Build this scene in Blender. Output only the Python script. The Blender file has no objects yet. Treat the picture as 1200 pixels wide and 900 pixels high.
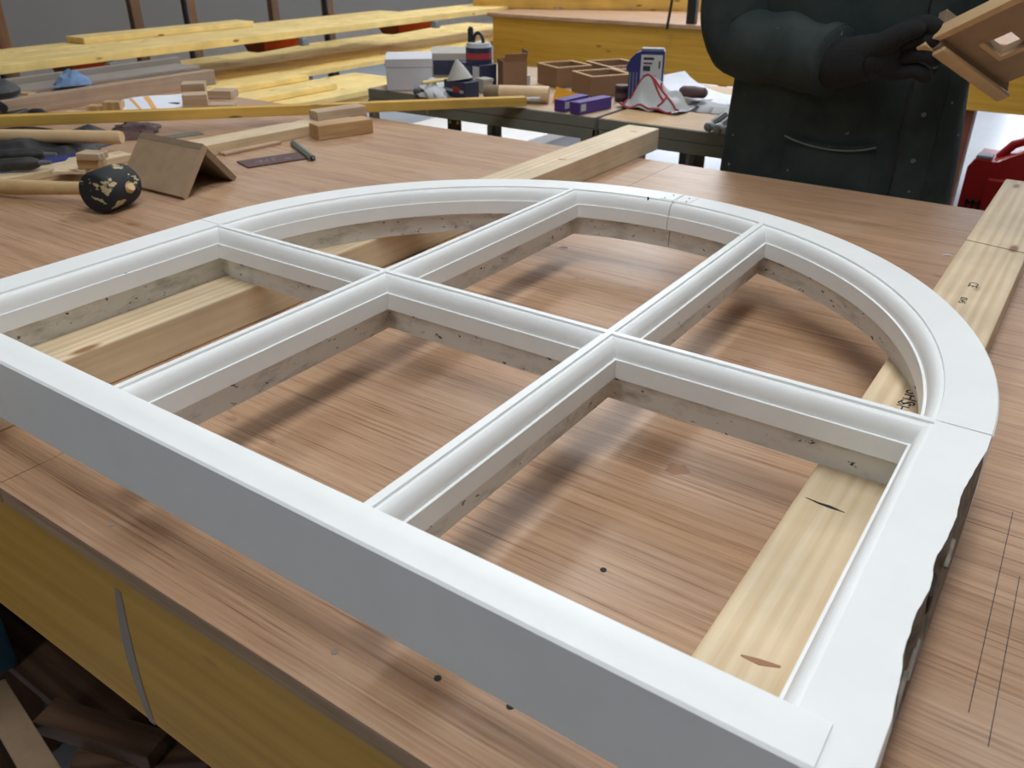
import bpy, bmesh, math, random
from mathutils import Vector, Matrix
random.seed(7)
PI = math.pi
C = bpy.context.scene.collection
SC = bpy.context.scene
V = Vector
BT = 0.85            # bench top height
T = 0.9515           # height of the upper face of the sash

# ------------------------------------------------------------------ camera
CAMLOC = V((0.2905, -0.5624, 1.2435))
YAW, PITCH, FPX = math.radians(-34.708), math.radians(28.555), 978.8
cam_d = bpy.data.cameras.new('camera'); cam = bpy.data.objects.new('camera', cam_d); C.objects.link(cam)
cam.location = CAMLOC
FWD = V((math.sin(YAW)*math.cos(PITCH), math.cos(YAW)*math.cos(PITCH), -math.sin(PITCH)))
RGT = V((math.cos(YAW), -math.sin(YAW), 0)); UPV = RGT.cross(FWD)
cam.matrix_world = Matrix(((RGT.x, UPV.x, -FWD.x, CAMLOC.x), (RGT.y, UPV.y, -FWD.y, CAMLOC.y),
                           (RGT.z, UPV.z, -FWD.z, CAMLOC.z), (0, 0, 0, 1)))
cam_d.sensor_width = 36; cam_d.lens = FPX/1200*36; cam_d.clip_start = 0.02
cam_d.dof.use_dof = True; cam_d.dof.focus_distance = 0.72; cam_d.dof.aperture_fstop = 15
SC.camera = cam

# ------------------------------------------------------------------ world, exposure
w = bpy.data.worlds.new('world'); SC.world = w; w.use_nodes = True
w.node_tree.nodes['Background'].inputs[0].default_value = (0.80, 0.88, 1.0, 1)
w.node_tree.nodes['Background'].inputs[1].default_value = 0.6
SC.view_settings.view_transform = 'Standard'; SC.view_settings.look = 'None'
SC.view_settings.gamma = 1; SC.view_settings.use_curve_mapping = False
SC.view_settings.exposure = 0.0

# ------------------------------------------------------------------ area lights (the workshop's ceiling tubes and an added fill)
def tube_light(x, y, ln, power, z=3.05, wd=0.42, col=(0.93, 0.97, 1.0)):
    l = bpy.data.lights.new('tube_lamp', 'AREA'); l.shape = 'RECTANGLE'; l.size = wd; l.size_y = ln
    l.energy = power; l.color = col
    o = bpy.data.objects.new('tube_lamp', l); C.objects.link(o); o.location = (x, y, z)
    return o
TUBES = [(0.15, -0.20, 1.5, 29), (-0.2, -2.7, 1.5, 15), (-1.3, 2.5, 2.4, 38), (-2.0, 5.2, 2.4, 66), (1.2, 4.8, 2.4, 34), (3.2, 1.6, 2.4, 14), (-5.0, 4.0, 2.4, 16), (-5.6, 8.0, 2.4, 14), (0.8, 8.4, 2.4, 44), (-2.6, 8.6, 2.4, 26)]  # second entry is a fill added behind the camera to lift the front faces
for a in TUBES: tube_light(*a)

# ------------------------------------------------------------------ materials
def sr(r, g, b, k=1.0):
    f = lambda v: ((v/255+0.055)/1.055)**2.4 if v > 10 else v/255/12.92
    return (min(1, f(r)*k), min(1, f(g)*k), min(1, f(b)*k), 1)
def newmat(name, rough=0.5, spec=0.5, metal=0):
    m = bpy.data.materials.new(name); m.use_nodes = True
    p = m.node_tree.nodes['Principled BSDF']
    p.inputs['Roughness'].default_value = rough; p.inputs['Metallic'].default_value = metal
    p.inputs['Specular IOR Level'].default_value = spec
    return m, m.node_tree.nodes, m.node_tree.links, p
def ramp(n, stops):
    r = n.new('ShaderNodeValToRGB'); e = r.color_ramp.elements
    while len(e) < len(stops): e.new(0.5)
    for i, (pos, c) in enumerate(stops): e[i].position = pos; e[i].color = c
    return r
def noise(n, l, vec, scale, detail=4, rough=0.55):
    t = n.new('ShaderNodeTexNoise'); t.inputs['Scale'].default_value = scale
    t.inputs['Detail'].default_value = detail; t.inputs['Roughness'].default_value = rough
    l.new(vec, t.inputs['Vector']); return t.outputs['Fac']
def coords(n, l, scale=(1, 1, 1), rnd=True):
    tc = n.new('ShaderNodeTexCoord'); mp = n.new('ShaderNodeMapping'); mp.inputs['Scale'].default_value = scale
    if rnd:
        oi = n.new('ShaderNodeObjectInfo'); ad = n.new('ShaderNodeVectorMath'); ad.operation = 'ADD'
        ml = n.new('ShaderNodeMath'); ml.operation = 'MULTIPLY'; ml.inputs[1].default_value = 7.3
        l.new(oi.outputs['Random'], ml.inputs[0]); l.new(tc.outputs['Object'], ad.inputs[0]); l.new(ml.outputs[0], ad.inputs[1])
        l.new(ad.outputs[0], mp.inputs[0])
    else: l.new(tc.outputs['Object'], mp.inputs[0])
    return mp.outputs[0]
def mixc(n, l, a, b, fac, mode='MIX'):
    m = n.new('ShaderNodeMix'); m.data_type = 'RGBA'; m.blend_type = mode
    for s, v in ((6, a), (7, b), (0, fac)):
        if isinstance(v, (int, float)): m.inputs[s].default_value = v
        elif isinstance(v, tuple): m.inputs[s].default_value = v
        else: l.new(v, m.inputs[s])
    return m.outputs[2]
def bump(n, l, p, h, s=0.2, d=0.001):
    b = n.new('ShaderNodeBump'); b.inputs['Strength'].default_value = s; b.inputs['Distance'].default_value = d
    l.new(h, b.inputs['Height']); l.new(b.outputs[0], p.inputs['Normal'])
def plain(name, c, rough=0.5, metal=0, var=0.0, vscale=30, spec=0.5, bmp=0):
    m, n, l, p = newmat(name, rough, spec, metal)
    p.inputs['Base Color'].default_value = c
    v = coords(n, l); f = noise(n, l, v, vscale)
    k = max(var, 0.04)
    r = ramp(n, [(0.3, tuple(x*(1-k) for x in c[:3])+(1,)), (0.7, tuple(min(1, x*(1+k)) for x in c[:3])+(1,))])
    l.new(f, r.inputs[0]); l.new(r.outputs[0], p.inputs['Base Color'])
    if bmp: bump(n, l, p, f, bmp, 0.002)
    return m
def wood(name, c0, c1, cknot=None, axis=0, rough=0.55, fine=160, lng=6, contrast=0.6, rings=True, spec=0.35, knots=True):
    """grain along local axis: c0 pale, c1 darker grain"""
    m, n, l, p = newmat(name, rough, spec)
    s = [fine]*3; s[axis] = lng
    g = noise(n, l, coords(n, l, tuple(s)), 1.0, 5, 0.6)
    s2 = [fine*0.16]*3; s2[axis] = lng*0.2
    g2v = coords(n, l, tuple(s2)); wv = n.new('ShaderNodeTexWave'); wv.inputs['Scale'].default_value = 0.9
    wv.inputs['Distortion'].default_value = 5; wv.inputs['Detail'].default_value = 2; wv.bands_direction = 'Y' if axis == 0 else 'X'
    l.new(g2v, wv.inputs['Vector'])
    ad = n.new('ShaderNodeMath'); ad.operation = 'MULTIPLY_ADD'; l.new(wv.outputs['Fac'], ad.inputs[0])
    ad.inputs[1].default_value = 0.35 if rings else 0.06; l.new(g, ad.inputs[2])
    lo = 0.5-0.25*contrast+0.1; hi = 0.5+0.4*contrast+0.12
    r = ramp(n, [(lo, c0), (hi, c1)]); l.new(ad.outputs[0], r.inputs[0])
    out = r.outputs[0]
    if knots:
        sk = [22]*3; sk[axis] = 7
        vo = n.new('ShaderNodeTexVoronoi'); vo.inputs['Scale'].default_value = 1.0
        l.new(coords(n, l, tuple(sk)), vo.inputs['Vector'])
        rk = ramp(n, [(0.07, (1, 1, 1, 1)), (0.14, (0, 0, 0, 1))]); l.new(vo.outputs['Distance'], rk.inputs[0])
        out = mixc(n, l, out, cknot or tuple(x*0.35 for x in c1[:3])+(1,), rk.outputs[0])
    f = noise(n, l, coords(n, l), 9, 3)
    rb = ramp(n, [(0.3, (0.82, 0.82, 0.82, 1)), (0.7, (1.08, 1.08, 1.08, 1))]); l.new(f, rb.inputs[0])
    out = mixc(n, l, out, rb.outputs[0], 1.0, 'MULTIPLY')
    l.new(out, p.inputs['Base Color']); bump(n, l, p, g, 0.25, 0.0006)
    return m
M = {}
M['pine'] = wood('pine', sr(229, 210, 178), sr(212, 186, 148), sr(150, 108, 70), fine=190, lng=5, contrast=.8)
M['pine_edge'] = wood('pine_edge', sr(205, 175, 130), sr(178, 142, 98), sr(110, 74, 42), fine=120, lng=4)
M['yellow'] = wood('yellow_stained_pine', sr(250, 224, 152), sr(236, 197, 112), sr(150, 100, 48), fine=60, lng=2, contrast=0.9, rings=False)
M['yellow_dark'] = wood('golden_stained_pine', sr(220, 180, 92), sr(196, 148, 60), fine=60, lng=2)
M['offcut'] = wood('pale_hardwood', sr(205, 182, 156), sr(182, 152, 122), fine=150, lng=5, knots=False, contrast=.5)
M['beech'] = wood('beech', sr(205, 172, 128), sr(184, 146, 100), fine=200, lng=10, knots=False, contrast=.5)
M['pinkwood'] = wood('pinkish_primed_board', sr(190, 165, 142), sr(168, 140, 116), fine=80, lng=2, knots=False, contrast=.4)
M['greywood'] = plain('grey_primed_board', sr(150, 140, 130), 0.6, var=.1, vscale=8)
M['mdf'] = plain('fibreboard', sr(164, 138, 110), 0.7, var=.08, vscale=40)
M['mdf_edge'] = plain('fibreboard_edge', sr(136, 116, 92), 0.8, var=.1, vscale=60)
M['darkwood'] = wood('old_dark_offcut', sr(120, 92, 72), sr(84, 62, 48), fine=90, lng=5, knots=False)
M['post'] = wood('brown_post', sr(140, 108, 82), sr(112, 80, 56), axis=2, fine=50, lng=3, knots=False)
M['dowelwood'] = plain('turned_pale_wood', sr(212, 180, 136), 0.5, var=.07, vscale=30)
M['welt'] = plain('frayed_pocket_edge', sr(96, 104, 100), .9)
M['stain'] = plain('resin_stain', sr(158, 112, 78), .5, var=.15)
M['redpost'] = plain('red_brown_leg', sr(126, 66, 44), 0.6, var=.12, vscale=12)
M['black'] = plain('black_plastic', sr(30, 30, 33), 0.45, var=.1)
M['darksteel'] = plain('dark_olive_steel', sr(116, 120, 112), 0.5, metal=0.0, var=.07, vscale=14)
M['steel'] = plain('steel', sr(170, 172, 175), 0.35, metal=0.9, var=.06)
M['orange'] = plain('orange_paint', sr(206, 84, 32), 0.5, var=.08)
M['greycap'] = plain('grey_plastic', sr(120, 130, 142), 0.5)
M['white_card'] = plain('white_card', sr(205, 205, 212), 0.7, var=.04, vscale=10)
M['white_sheet'] = plain('white_board', sr(240, 240, 240), 0.5, var=.02)
M['grey_card'] = plain('grey_card', sr(170, 168, 160), 0.7, var=.06)
M['cardboard'] = plain('cardboard', sr(140, 108, 80), 0.8, var=.08, vscale=14)
M['navy'] = plain('navy_print', sr(40, 48, 76), 0.5, var=.18, vscale=60)
M['blue'] = plain('deep_blue_plastic', sr(38, 46, 112), 0.35, var=.06)
M['label'] = plain('pale_label', sr(190, 194, 196), 0.6, var=.03)
M['print'] = plain('black_print', sr(48, 48, 56), 0.6)
M['redprint'] = plain('red_print', sr(168, 50, 56), 0.6)
M['purple'] = plain('purple_card', sr(84, 58, 138), 0.5, var=.08)
M['amber'] = plain('amber_plastic', sr(238, 170, 26), 0.45, var=.03)
M['paper'] = plain('white_paper', sr(232, 236, 246), 0.7, var=.02)
M['red'] = plain('red_plastic', sr(150, 30, 30), 0.3, var=.06, vscale=6)
M['bluecloth'] = plain('navy_cloth', sr(40, 48, 104), 0.9, var=.2, vscale=40, bmp=.6)
M['lightblue'] = plain('light_blue_rag', sr(112, 140, 176), 0.9, var=.12, vscale=40, bmp=.6)
M['teal'] = plain('teal_plastic', sr(30, 70, 84), 0.5, var=.1)
M['maroon'] = plain('maroon_sheet', sr(92, 66, 66), 0.6, var=.15)
M['toolblack'] = plain('worn_black_tool', sr(46, 46, 48), 0.6, var=.5, vscale=60)
M['toolgrey'] = plain('grey_tool_body', sr(92, 96, 102), 0.5, var=.15)
M['stripe'] = plain('orange_stripe', sr(226, 170, 92), 0.7)
M['glovegrey'] = plain('grey_glove_tips', sr(165, 168, 170), 0.5, var=.3, vscale=60)
M['skin'] = plain('skin', sr(205, 160, 135), 0.5, var=.04)
M['hair'] = plain('hair', sr(60, 46, 36), 0.8, var=.2)
M['trouser'] = plain('dark_trousers', sr(38, 42, 50), 0.9, var=.12)
M['boot'] = plain('boot_leather', sr(44, 34, 28), 0.6, var=.1)
M['glove'] = plain('black_knit_glove', sr(23, 24, 26), 0.9, var=.3, vscale=220, bmp=.5)
M['wall'] = plain('grey_wall_paint', sr(128, 123, 116), 0.8, var=.05, vscale=.7)
M['wall_dark'] = plain('dark_boarded_wall', sr(104, 98, 92), 0.85, var=.1, vscale=2)
M['ceiling'] = plain('ceiling_paint', sr(196, 196, 196), 0.9, var=.02)
def mk_jacket():
    m, n, l, p = newmat('dark_work_jacket', 0.85, 0.2)
    v = coords(n, l, rnd=False); f = noise(n, l, v, 14, 5); f2 = noise(n, l, v, 55, 2, .4)
    r = ramp(n, [(0.3, sr(40, 50, 50)), (0.7, sr(58, 66, 64))]); l.new(f, r.inputs[0])
    r2 = ramp(n, [(0.755, (0, 0, 0, 1)), (0.80, (1, 1, 1, 1))]); l.new(f2, r2.inputs[0])
    l.new(mixc(n, l, r.outputs[0], sr(128, 134, 128), r2.outputs[0]), p.inputs['Base Color'])
    bump(n, l, p, noise(n, l, v, 400, 2), .3, .001); return m
M['jacket'] = mk_jacket()
def mk_paint(name, base, dirt=False, scr=True):
    m, n, l, p = newmat(name, 0.42, 0.45)
    v = coords(n, l, rnd=False)
    r = ramp(n, [(0.3, tuple(x*.96 for x in base[:3])+(1,)), (0.7, base)]); l.new(noise(n, l, v, 25), r.inputs[0])
    out = r.outputs[0]
    if dirt:                                       # old glazing residue on the rebate side: grey smears and dark chips
        f = noise(n, l, coords(n, l, (22, 22, 60), False), 1.0, 6, .65)
        r1 = ramp(n, [(0.50, (0, 0, 0, 1)), (0.66, (.4, .4, .4, 1)), (.76, (1, 1, 1, 1))]); l.new(f, r1.inputs[0])
        out = mixc(n, l, out, sr(116, 106, 96), r1.outputs[0])
        f = noise(n, l, coords(n, l, (90, 90, 180), False), 1.0, 3, .6)
        r1 = ramp(n, [(0.66, (0, 0, 0, 1)), (0.70, (1, 1, 1, 1))]); l.new(f, r1.inputs[0])
        out = mixc(n, l, out, sr(84, 72, 60), r1.outputs[0])
        p.inputs['Roughness'].default_value = .8
    else:
        f = noise(n, l, coords(n, l, (60, 60, 60), False), 1.0, 2, .5)
        r1 = ramp(n, [(0.775, (0, 0, 0, 1)), (0.80, (.6, .6, .6, 1))]); l.new(f, r1.inputs[0])
        out = mixc(n, l, out, sr(140, 134, 128), r1.outputs[0])
    l.new(out, p.inputs['Base Color'])
    bump(n, l, p, noise(n, l, v, 220, 3), .12, .0004); return m
M['paint'] = mk_paint('white_gloss_paint', sr(240, 242, 241))
M['paint_dirt'] = mk_paint('dirty_white_paint', sr(226, 225, 220), True)
M['rotten'] = plain('bare_weathered_wood', sr(120, 112, 100), 0.9, var=.45, vscale=90, bmp=.8)
M['chipdark'] = plain('dark_rot', sr(50, 46, 42), 0.95, var=.3, vscale=80)
def mk_bench():
    m, n, l, p = newmat('reddish_plywood', 0.42, 0.4)
    g = noise(n, l, coords(n, l, (7, 420, 30), False), 1.0, 6, .66)
    r = ramp(n, [(0.31, sr(126, 89, 62)), (0.44, sr(179, 142, 110)), (0.68, sr(198, 164, 133))]); l.new(g, r.inputs[0])
    g2 = noise(n, l, coords(n, l, (1.6, 22, 9), False), 1.0, 5, .65)
    r2 = ramp(n, [(0.3, (.80, .76, .73, 1)), (.5, (.96, .95, .95, 1)), (0.7, (1.08, 1.08, 1.06, 1))]); l.new(g2, r2.inputs[0])
    out = mixc(n, l, r.outputs[0], r2.outputs[0], 1.0, 'MULTIPLY')
    g3 = noise(n, l, coords(n, l, (9, 700, 50), False), 1.0, 4, .7)         # open dark pores
    r3 = ramp(n, [(0.60, (0, 0, 0, 1)), (0.72, (.9, .9, .9, 1))]); l.new(g3, r3.inputs[0])
    out = mixc(n, l, out, sr(104, 66, 46), r3.outputs[0])
    g4 = noise(n, l, coords(n, l, (16, 30, 30), False), 1.0, 3, .5)         # stains
    r4 = ramp(n, [(0.70, (0, 0, 0, 1)), (0.76, (.5, .5, .5, 1))]); l.new(g4, r4.inputs[0])
    out = mixc(n, l, out, sr(120, 78, 56), r4.outputs[0])
    g5 = noise(n, l, coords(n, l, (5, 8, 8), False), 1.0, 5, .6)            # pale sanding dust
    r5 = ramp(n, [(0.52, (0, 0, 0, 1)), (0.75, (.35, .35, .35, 1))]); l.new(g5, r5.inputs[0])
    out = mixc(n, l, out, sr(206, 184, 166), r5.outputs[0])
    l.new(out, p.inputs['Base Color']); bump(n, l, p, g, .25, .0004)
    return m
M['bench'] = mk_bench()
M['ply_edge'] = wood('plywood_edge', sr(184, 152, 118), sr(150, 118, 86), axis=0, fine=300, lng=6, knots=False, rings=False)
def mk_apron():
    m, n, l, p = newmat('yellow_shuttering_board', 0.5, 0.4)
    g = noise(n, l, coords(n, l, (2.5, 30, 70), False), 1.0, 4, .55)
    r = ramp(n, [(0.3, sr(196, 144, 40)), (0.7, sr(216, 168, 66))]); l.new(g, r.inputs[0])
    vo = n.new('ShaderNodeTexVoronoi'); l.new(coords(n, l, (6, 18, 18), False), vo.inputs['Vector']); vo.inputs['Scale'].default_value = 1
    rk = ramp(n, [(0.06, (.8, .8, .8, 1)), (0.13, (0, 0, 0, 1))]); l.new(vo.outputs['Distance'], rk.inputs[0])
    l.new(mixc(n, l, r.outputs[0], sr(120, 82, 36), rk.outputs[0]), p.inputs['Base Color'])
    return m
M['apron'] = mk_apron()
def mk_floor():
    m, n, l, p = newmat('painted_concrete_floor', 0.28, 0.5)
    r = ramp(n, [(0.3, sr(172, 176, 186)), (0.7, sr(196, 200, 208))]); l.new(noise(n, l, coords(n, l, rnd=False), 1.6, 5), r.inputs[0])
    l.new(r.outputs[0], p.inputs['Base Color']); return m
M['floor'] = mk_floor()
def mk_mallet():
    m, n, l, p = newmat('black_rubber_with_dried_glue', 0.7, 0.3)
    g = noise(n, l, coords(n, l, (34, 34, 60)), 1.0, 4, .6)
    r = ramp(n, [(0.565, sr(38, 41, 44)), (0.585, sr(188, 172, 134))]); l.new(g, r.inputs[0])
    l.new(r.outputs[0], p.inputs['Base Color']); return m
M['mallet'] = mk_mallet()
M['speckled'] = plain('speckled_black_handle', sr(46, 46, 42), 0.6, var=.5, vscale=50)
def mk_stained_handle():
    return wood('worn_mallet_handle', sr(214, 182, 134), sr(180, 140, 96), fine=70, lng=8, knots=False)
M['handle'] = plain('worn_mallet_handle', sr(204, 172, 124), 0.55, var=.14, vscale=24)
def emis(name, c, s):
    m, n, l, p = newmat(name); p.inputs['Base Color'].default_value = c
    p.inputs['Emission Color'].default_value = c; p.inputs['Emission Strength'].default_value = s; return m
M['daylight'] = emis('daylight_pane', sr(232, 242, 255), 5.0)  # glow of the unseen windows added in the far wall
M['tube'] = emis('lit_tube', (1, 1, 1, 1), 6.0)

# ------------------------------------------------------------------ mesh helpers
class MB:
    def __init__(s): s.bm = bmesh.new()
    def add(s, vs, fs):
        b = [s.bm.verts.new(v) for v in vs]
        for f in fs:
            try: s.bm.faces.new([b[i] for i in f])
            except ValueError: pass
        return b
    def box(s, c, sz, mat=None, bev=0.0):
        hx, hy, hz = (x/2 for x in sz); mat = mat or Matrix(); c = V(c)
        vs = [c+mat.to_3x3() @ V((x*hx, y*hy, z*hz)) for x in (-1, 1) for y in (-1, 1) for z in (-1, 1)]
        b = s.add(vs, [(0, 1, 3, 2), (4, 6, 7, 5), (0, 4, 5, 1), (2, 3, 7, 6), (0, 2, 6, 4), (1, 5, 7, 3)])
        if bev:
            es = list({e for v in b for e in v.link_edges})
            bmesh.ops.bevel(s.bm, geom=es, offset=bev, segments=2, affect='EDGES', profile=.5)
        return s
    def prism(s, pts, a, b, mat=None, ax='z'):
        """pts 2-D outline extruded from a to b along ax"""
        def P(u, v, h): return {'z': V((u, v, h)), 'y': V((u, h, v)), 'x': V((h, u, v))}[ax]
        n = len(pts); vs = [P(u, v, a) for u, v in pts]+[P(u, v, b) for u, v in pts]
        if mat: vs = [mat @ v for v in vs]
        s.add(vs, [tuple(range(n))[::-1], tuple(range(n, 2*n))]+[(i, (i+1) % n, n+(i+1) % n, n+i) for i in range(n)])
        return s
    def tube(s, pts, r, n=10, cap=True, sq=None):
        """round tube through 3-D points, r scalar or list; sq=(aspect) flattens"""
        pts = [V(p) for p in pts]; rs = r if isinstance(r, (list, tuple)) else [r]*len(pts)
        rings = []; up = None
        for i, p in enumerate(pts):
            d = (pts[min(i+1, len(pts)-1)]-pts[max(i-1, 0)]).normalized()
            if up is None: up = d.orthogonal().normalized() if sq is None else V(sq[0])
            up = (up-d*up.dot(d)).normalized(); sd = d.cross(up)
            k = 1 if sq is None else sq[1]
            rings.append([s.bm.verts.new(p+(up*math.cos(t)*k+sd*math.sin(t))*rs[i]) for t in (2*PI*j/n for j in range(n))])
        for a, b in zip(rings, rings[1:]):
            for j in range(n): s.bm.faces.new((a[j], a[(j+1) % n], b[(j+1) % n], b[j]))
        if cap: s.bm.faces.new(rings[0][::-1]); s.bm.faces.new(rings[-1])
        return s
    def cyl(s, a, b, r, r2=None, n=24): return s.tube([a, b], [r, r if r2 is None else r2], n)
    def grid(s, fn, nu, nv, thick=None):
        g = [[s.bm.verts.new(fn(i/nu, j/nv)) for j in range(nv+1)] for i in range(nu+1)]
        for i in range(nu):
            for j in range(nv): s.bm.faces.new((g[i][j], g[i+1][j], g[i+1][j+1], g[i][j+1]))
        if thick: bmesh.ops.solidify(s.bm, geom=list(s.bm.faces), thickness=thick)
        return s
    def build(s, name, mat, parent=None, smooth=False, origin=None, sharp=40):
        bmesh.ops.remove_doubles(s.bm, verts=s.bm.verts, dist=1e-6)
        bmesh.ops.recalc_face_normals(s.bm, faces=s.bm.faces)
        if parent is not None: off = wloc(parent)
        elif origin is not None: off = V(origin)
        else:
            xs = [v.co for v in s.bm.verts]
            off = V(((min(v.x for v in xs)+max(v.x for v in xs))/2, (min(v.y for v in xs)+max(v.y for v in xs))/2, min(v.z for v in xs)))
        for v in s.bm.verts: v.co -= off
        me = bpy.data.meshes.new(name)
        if smooth:
            for f in s.bm.faces: f.smooth = True
            for e in s.bm.edges:
                if len(e.link_faces) == 2 and e.calc_face_angle(0) > math.radians(sharp): e.smooth = False
        s.bm.to_mesh(me); s.bm.free()
        me.materials.append(M[mat] if isinstance(mat, str) else mat)
        o = bpy.data.objects.new(name, me); C.objects.link(o)
        if parent is not None: o.parent = parent
        else: o.location = off
        return o
def wloc(o):
    v = V((0, 0, 0))
    while o is not None: v += o.location; o = o.parent
    return v
def tag(o, label, cat, group=None, kind=None):
    o['label'] = label; o['category'] = cat
    if group: o['group'] = group
    if kind: o['kind'] = kind
    return o
def thing(name, label, cat, loc, group=None):
    o = bpy.data.objects.new(name, None); C.objects.link(o); o.location = loc; o.empty_display_size = .05
    return tag(o, label, cat, group)
def struct(o, parent=None):
    if parent is None: o['kind'] = 'structure'
    return o
def plank(name, a, b, w, t, mat, parent=None, bev=0.0015, up=(0, 0, 1), verts=None):
    """board whose underside centre line runs a->b; local x is its length (grain)"""
    a, b, up = V(a), V(b), V(up); d = (b-a); L = d.length; d.normalize()
    sd = up.cross(d).normalized(); u2 = d.cross(sd)
    mb = MB()
    if verts: mb.prism(verts, 0, t)
    else: mb.box((L/2, 0, t/2), (L, w, t), bev=bev)
    bm = mb.bm; bmesh.ops.recalc_face_normals(bm, faces=bm.faces)
    me = bpy.data.meshes.new(name); bm.to_mesh(me); bm.free(); me.materials.append(M[mat])
    o = bpy.data.objects.new(name, me); C.objects.link(o)
    if parent is not None: o.parent = parent; a = a-wloc(parent)
    o.matrix_local = Matrix(((d.x, sd.x, u2.x, a.x), (d.y, sd.y, u2.y, a.y), (d.z, sd.z, u2.z, a.z), (0, 0, 0, 1)))
    return o
def ray(q): return FWD+RGT*((q[0]-600)/FPX)-UPV*((q[1]-450)/FPX)
def at(q, z=None, x=None, y=None):
    """the point of a real horizontal or upright plane that the photograph shows at q"""
    d = ray(q)
    t = (z-CAMLOC.z)/d.z if z is not None else ((x-CAMLOC.x)/d.x if x is not None else (y-CAMLOC.y)/d.y)
    return CAMLOC+d*t
def text_mesh(s, name, size, mtx, mat, parent, depth=0.0001):
    cu = bpy.data.curves.new(name, 'FONT'); cu.body = s; cu.size = size; cu.extrude = depth; cu.align_x = 'CENTER'; cu.align_y = 'CENTER'
    to = bpy.data.objects.new(name, cu); C.objects.link(to)
    me = bpy.data.meshes.new_from_object(to.evaluated_get(bpy.context.evaluated_depsgraph_get()))
    bpy.data.objects.remove(to); me.materials.clear(); me.materials.append(M[mat])
    o = bpy.data.objects.new(name, me); C.objects.link(o); o.parent = parent
    o.matrix_local = mtx; return o
# ------------------------------------------------------------------ the room
def slab(name, lo, hi, mat, kind=True, parent=None):
    c = [(a+b)/2 for a, b in zip(lo, hi)]; sz = [b-a for a, b in zip(lo, hi)]
    o = MB().box(c, sz).build(name, mat, parent)
    if kind and parent is None: o['kind'] = 'structure'
    return o
X0, X1, Y0, Y1, ZC = -8.0, 5.0, -4.0, 12.0, 3.3
slab('floor', (X0, Y0, -.1), (X1, Y1, 0), 'floor')
slab('ceiling', (X0, Y0, ZC), (X1, Y1, ZC+.1), 'ceiling')
slab('wall_left', (X0-.1, Y0, 0), (X0, Y1, ZC), 'wall')
slab('wall_right', (X1, Y0, 0), (X1+.1, Y1, ZC), 'wall')
slab('wall_front', (X0, Y0-.1, 0), (X1, Y0, ZC), 'wall_dark')  # unseen wall behind the camera, coloured dark to keep its bounce light low
slab('wall_back', (X0, Y1, 0), (X1, Y1+.1, ZC), 'wall')
slab('baseboard_left', (X0, Y0, 0), (X0+.02, Y1, .12), 'greywood')
slab('baseboard_back', (X0+.02, Y1-.02, 0), (X1, Y1, .12), 'greywood')
for i, x in enumerate((-6.4, -3.6, -.8, 2.0)):                       # unseen windows added in the far wall to throw bright light on the floor
    wn = slab('window_%d' % (i+1), (x, Y1-.03, .7), (x+2.2, Y1-.005, 2.9), 'daylight')
    for k in range(4):
        xx = x+k*(2.2-.05)/3; slab('window_frame', (xx, Y1-.06, .7), (xx+.05, Y1-.031, 2.9), 'greywood', parent=wn)
    for zz in (.65, 1.75, 2.9): slab('window_frame', (x, Y1-.065, zz), (x+2.2, Y1-.031, zz+.05), 'greywood', parent=wn)
for i, (x, y, ln, pw) in enumerate(TUBES):  # the added fill behind the camera gets a fixture as well
    t = thing('ceiling_light', 'white twin tube ceiling light hanging over the workshop', 'lamp', (x, y, 3.08), 'tube lights under the ceiling')
    MB().box((x, y, 3.12), (.18, ln, .05), bev=.004).build('housing', 'white_sheet', t)
    for s in (-.05, .05): MB().cyl((x+s, y-ln/2+.02, 3.085), (x+s, y+ln/2-.02, 3.085), .012, n=10).build('tube', 'tube', t)
    for s in (-1, 1): MB().cyl((x, y+s*ln*.35, 3.145), (x, y+s*ln*.35, 3.3), .004, n=6).build('hanger', 'steel', t)

# ------------------------------------------------------------------ the workbench in front
BY0, BY1, BX0, BX1 = -.345, .935, -2.36, 1.9
wb = thing('workbench', 'long workbench with reddish plywood top and yellow front board, carrying the white window', 'workbench', (-.5, .3, 0))
for a, b in ((BX0, -.3668), (-.3660, BX1)):
    MB().box(((a+b)/2, (BY0+BY1)/2, BT-.0015), (b-a, BY1-BY0, .003)).build('top_veneer', 'bench', wb)['label'] = 'worn reddish plywood face'
    MB().box(((a+b)/2, (BY0+BY1)/2, BT-.0105), (b-a-.001, BY1-BY0-.0015, .015)).build('top_panel', 'ply_edge', wb)
for y in (BY0+.018, BY1-.05): MB().box(((BX0+BX1)/2, y, .7475), (BX1-BX0-.06, .028, .169), bev=.001).build('apron', 'apron', wb)
for x in (BX0+.03, BX1-.03): MB().box((x, (BY0+BY1)/2, .7475), (.028, BY1-BY0-.12, .169), bev=.001).build('apron', 'apron', wb)
for x in (-2.26, -.95, .35, 1.8):
    for y in (BY0+.09, BY1-.1): MB().box((x, y, .365), (.09, .09, .73), bev=.003).build('leg', 'post', wb)
MB().box((-.23, .3, .35), (4.1, 1.16, .018)).build('lower_shelf', 'darkwood', wb)
for q in ((131, 615), (392, 764), (707, 668), (513, 795), (598, 828)[:2]):          # countersunk screws in the top
    p_ = at(q, z=BT)
    if p_.y < BY0+.006: continue
    MB().cyl((p_.x, p_.y, BT-.001), (p_.x, p_.y, BT+.0003), .0024, n=12).build('screw', 'greywood' if q[0] < 400 else 'chipdark', wb)
for a, b in (((1187, 600), (1135, 835)), ((1195, 675), (1158, 875))):                 # pencil lines drawn on the plywood
    a, b = at(a, z=BT), at(b, z=BT)
    MB().tube([a, b], .00035, n=4).build('pencil_line', 'print', wb)
p_ = at((180, 810), y=BY0+.004)
gl = MB(); prev = None                                                              # grey scuff down the yellow board
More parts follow.
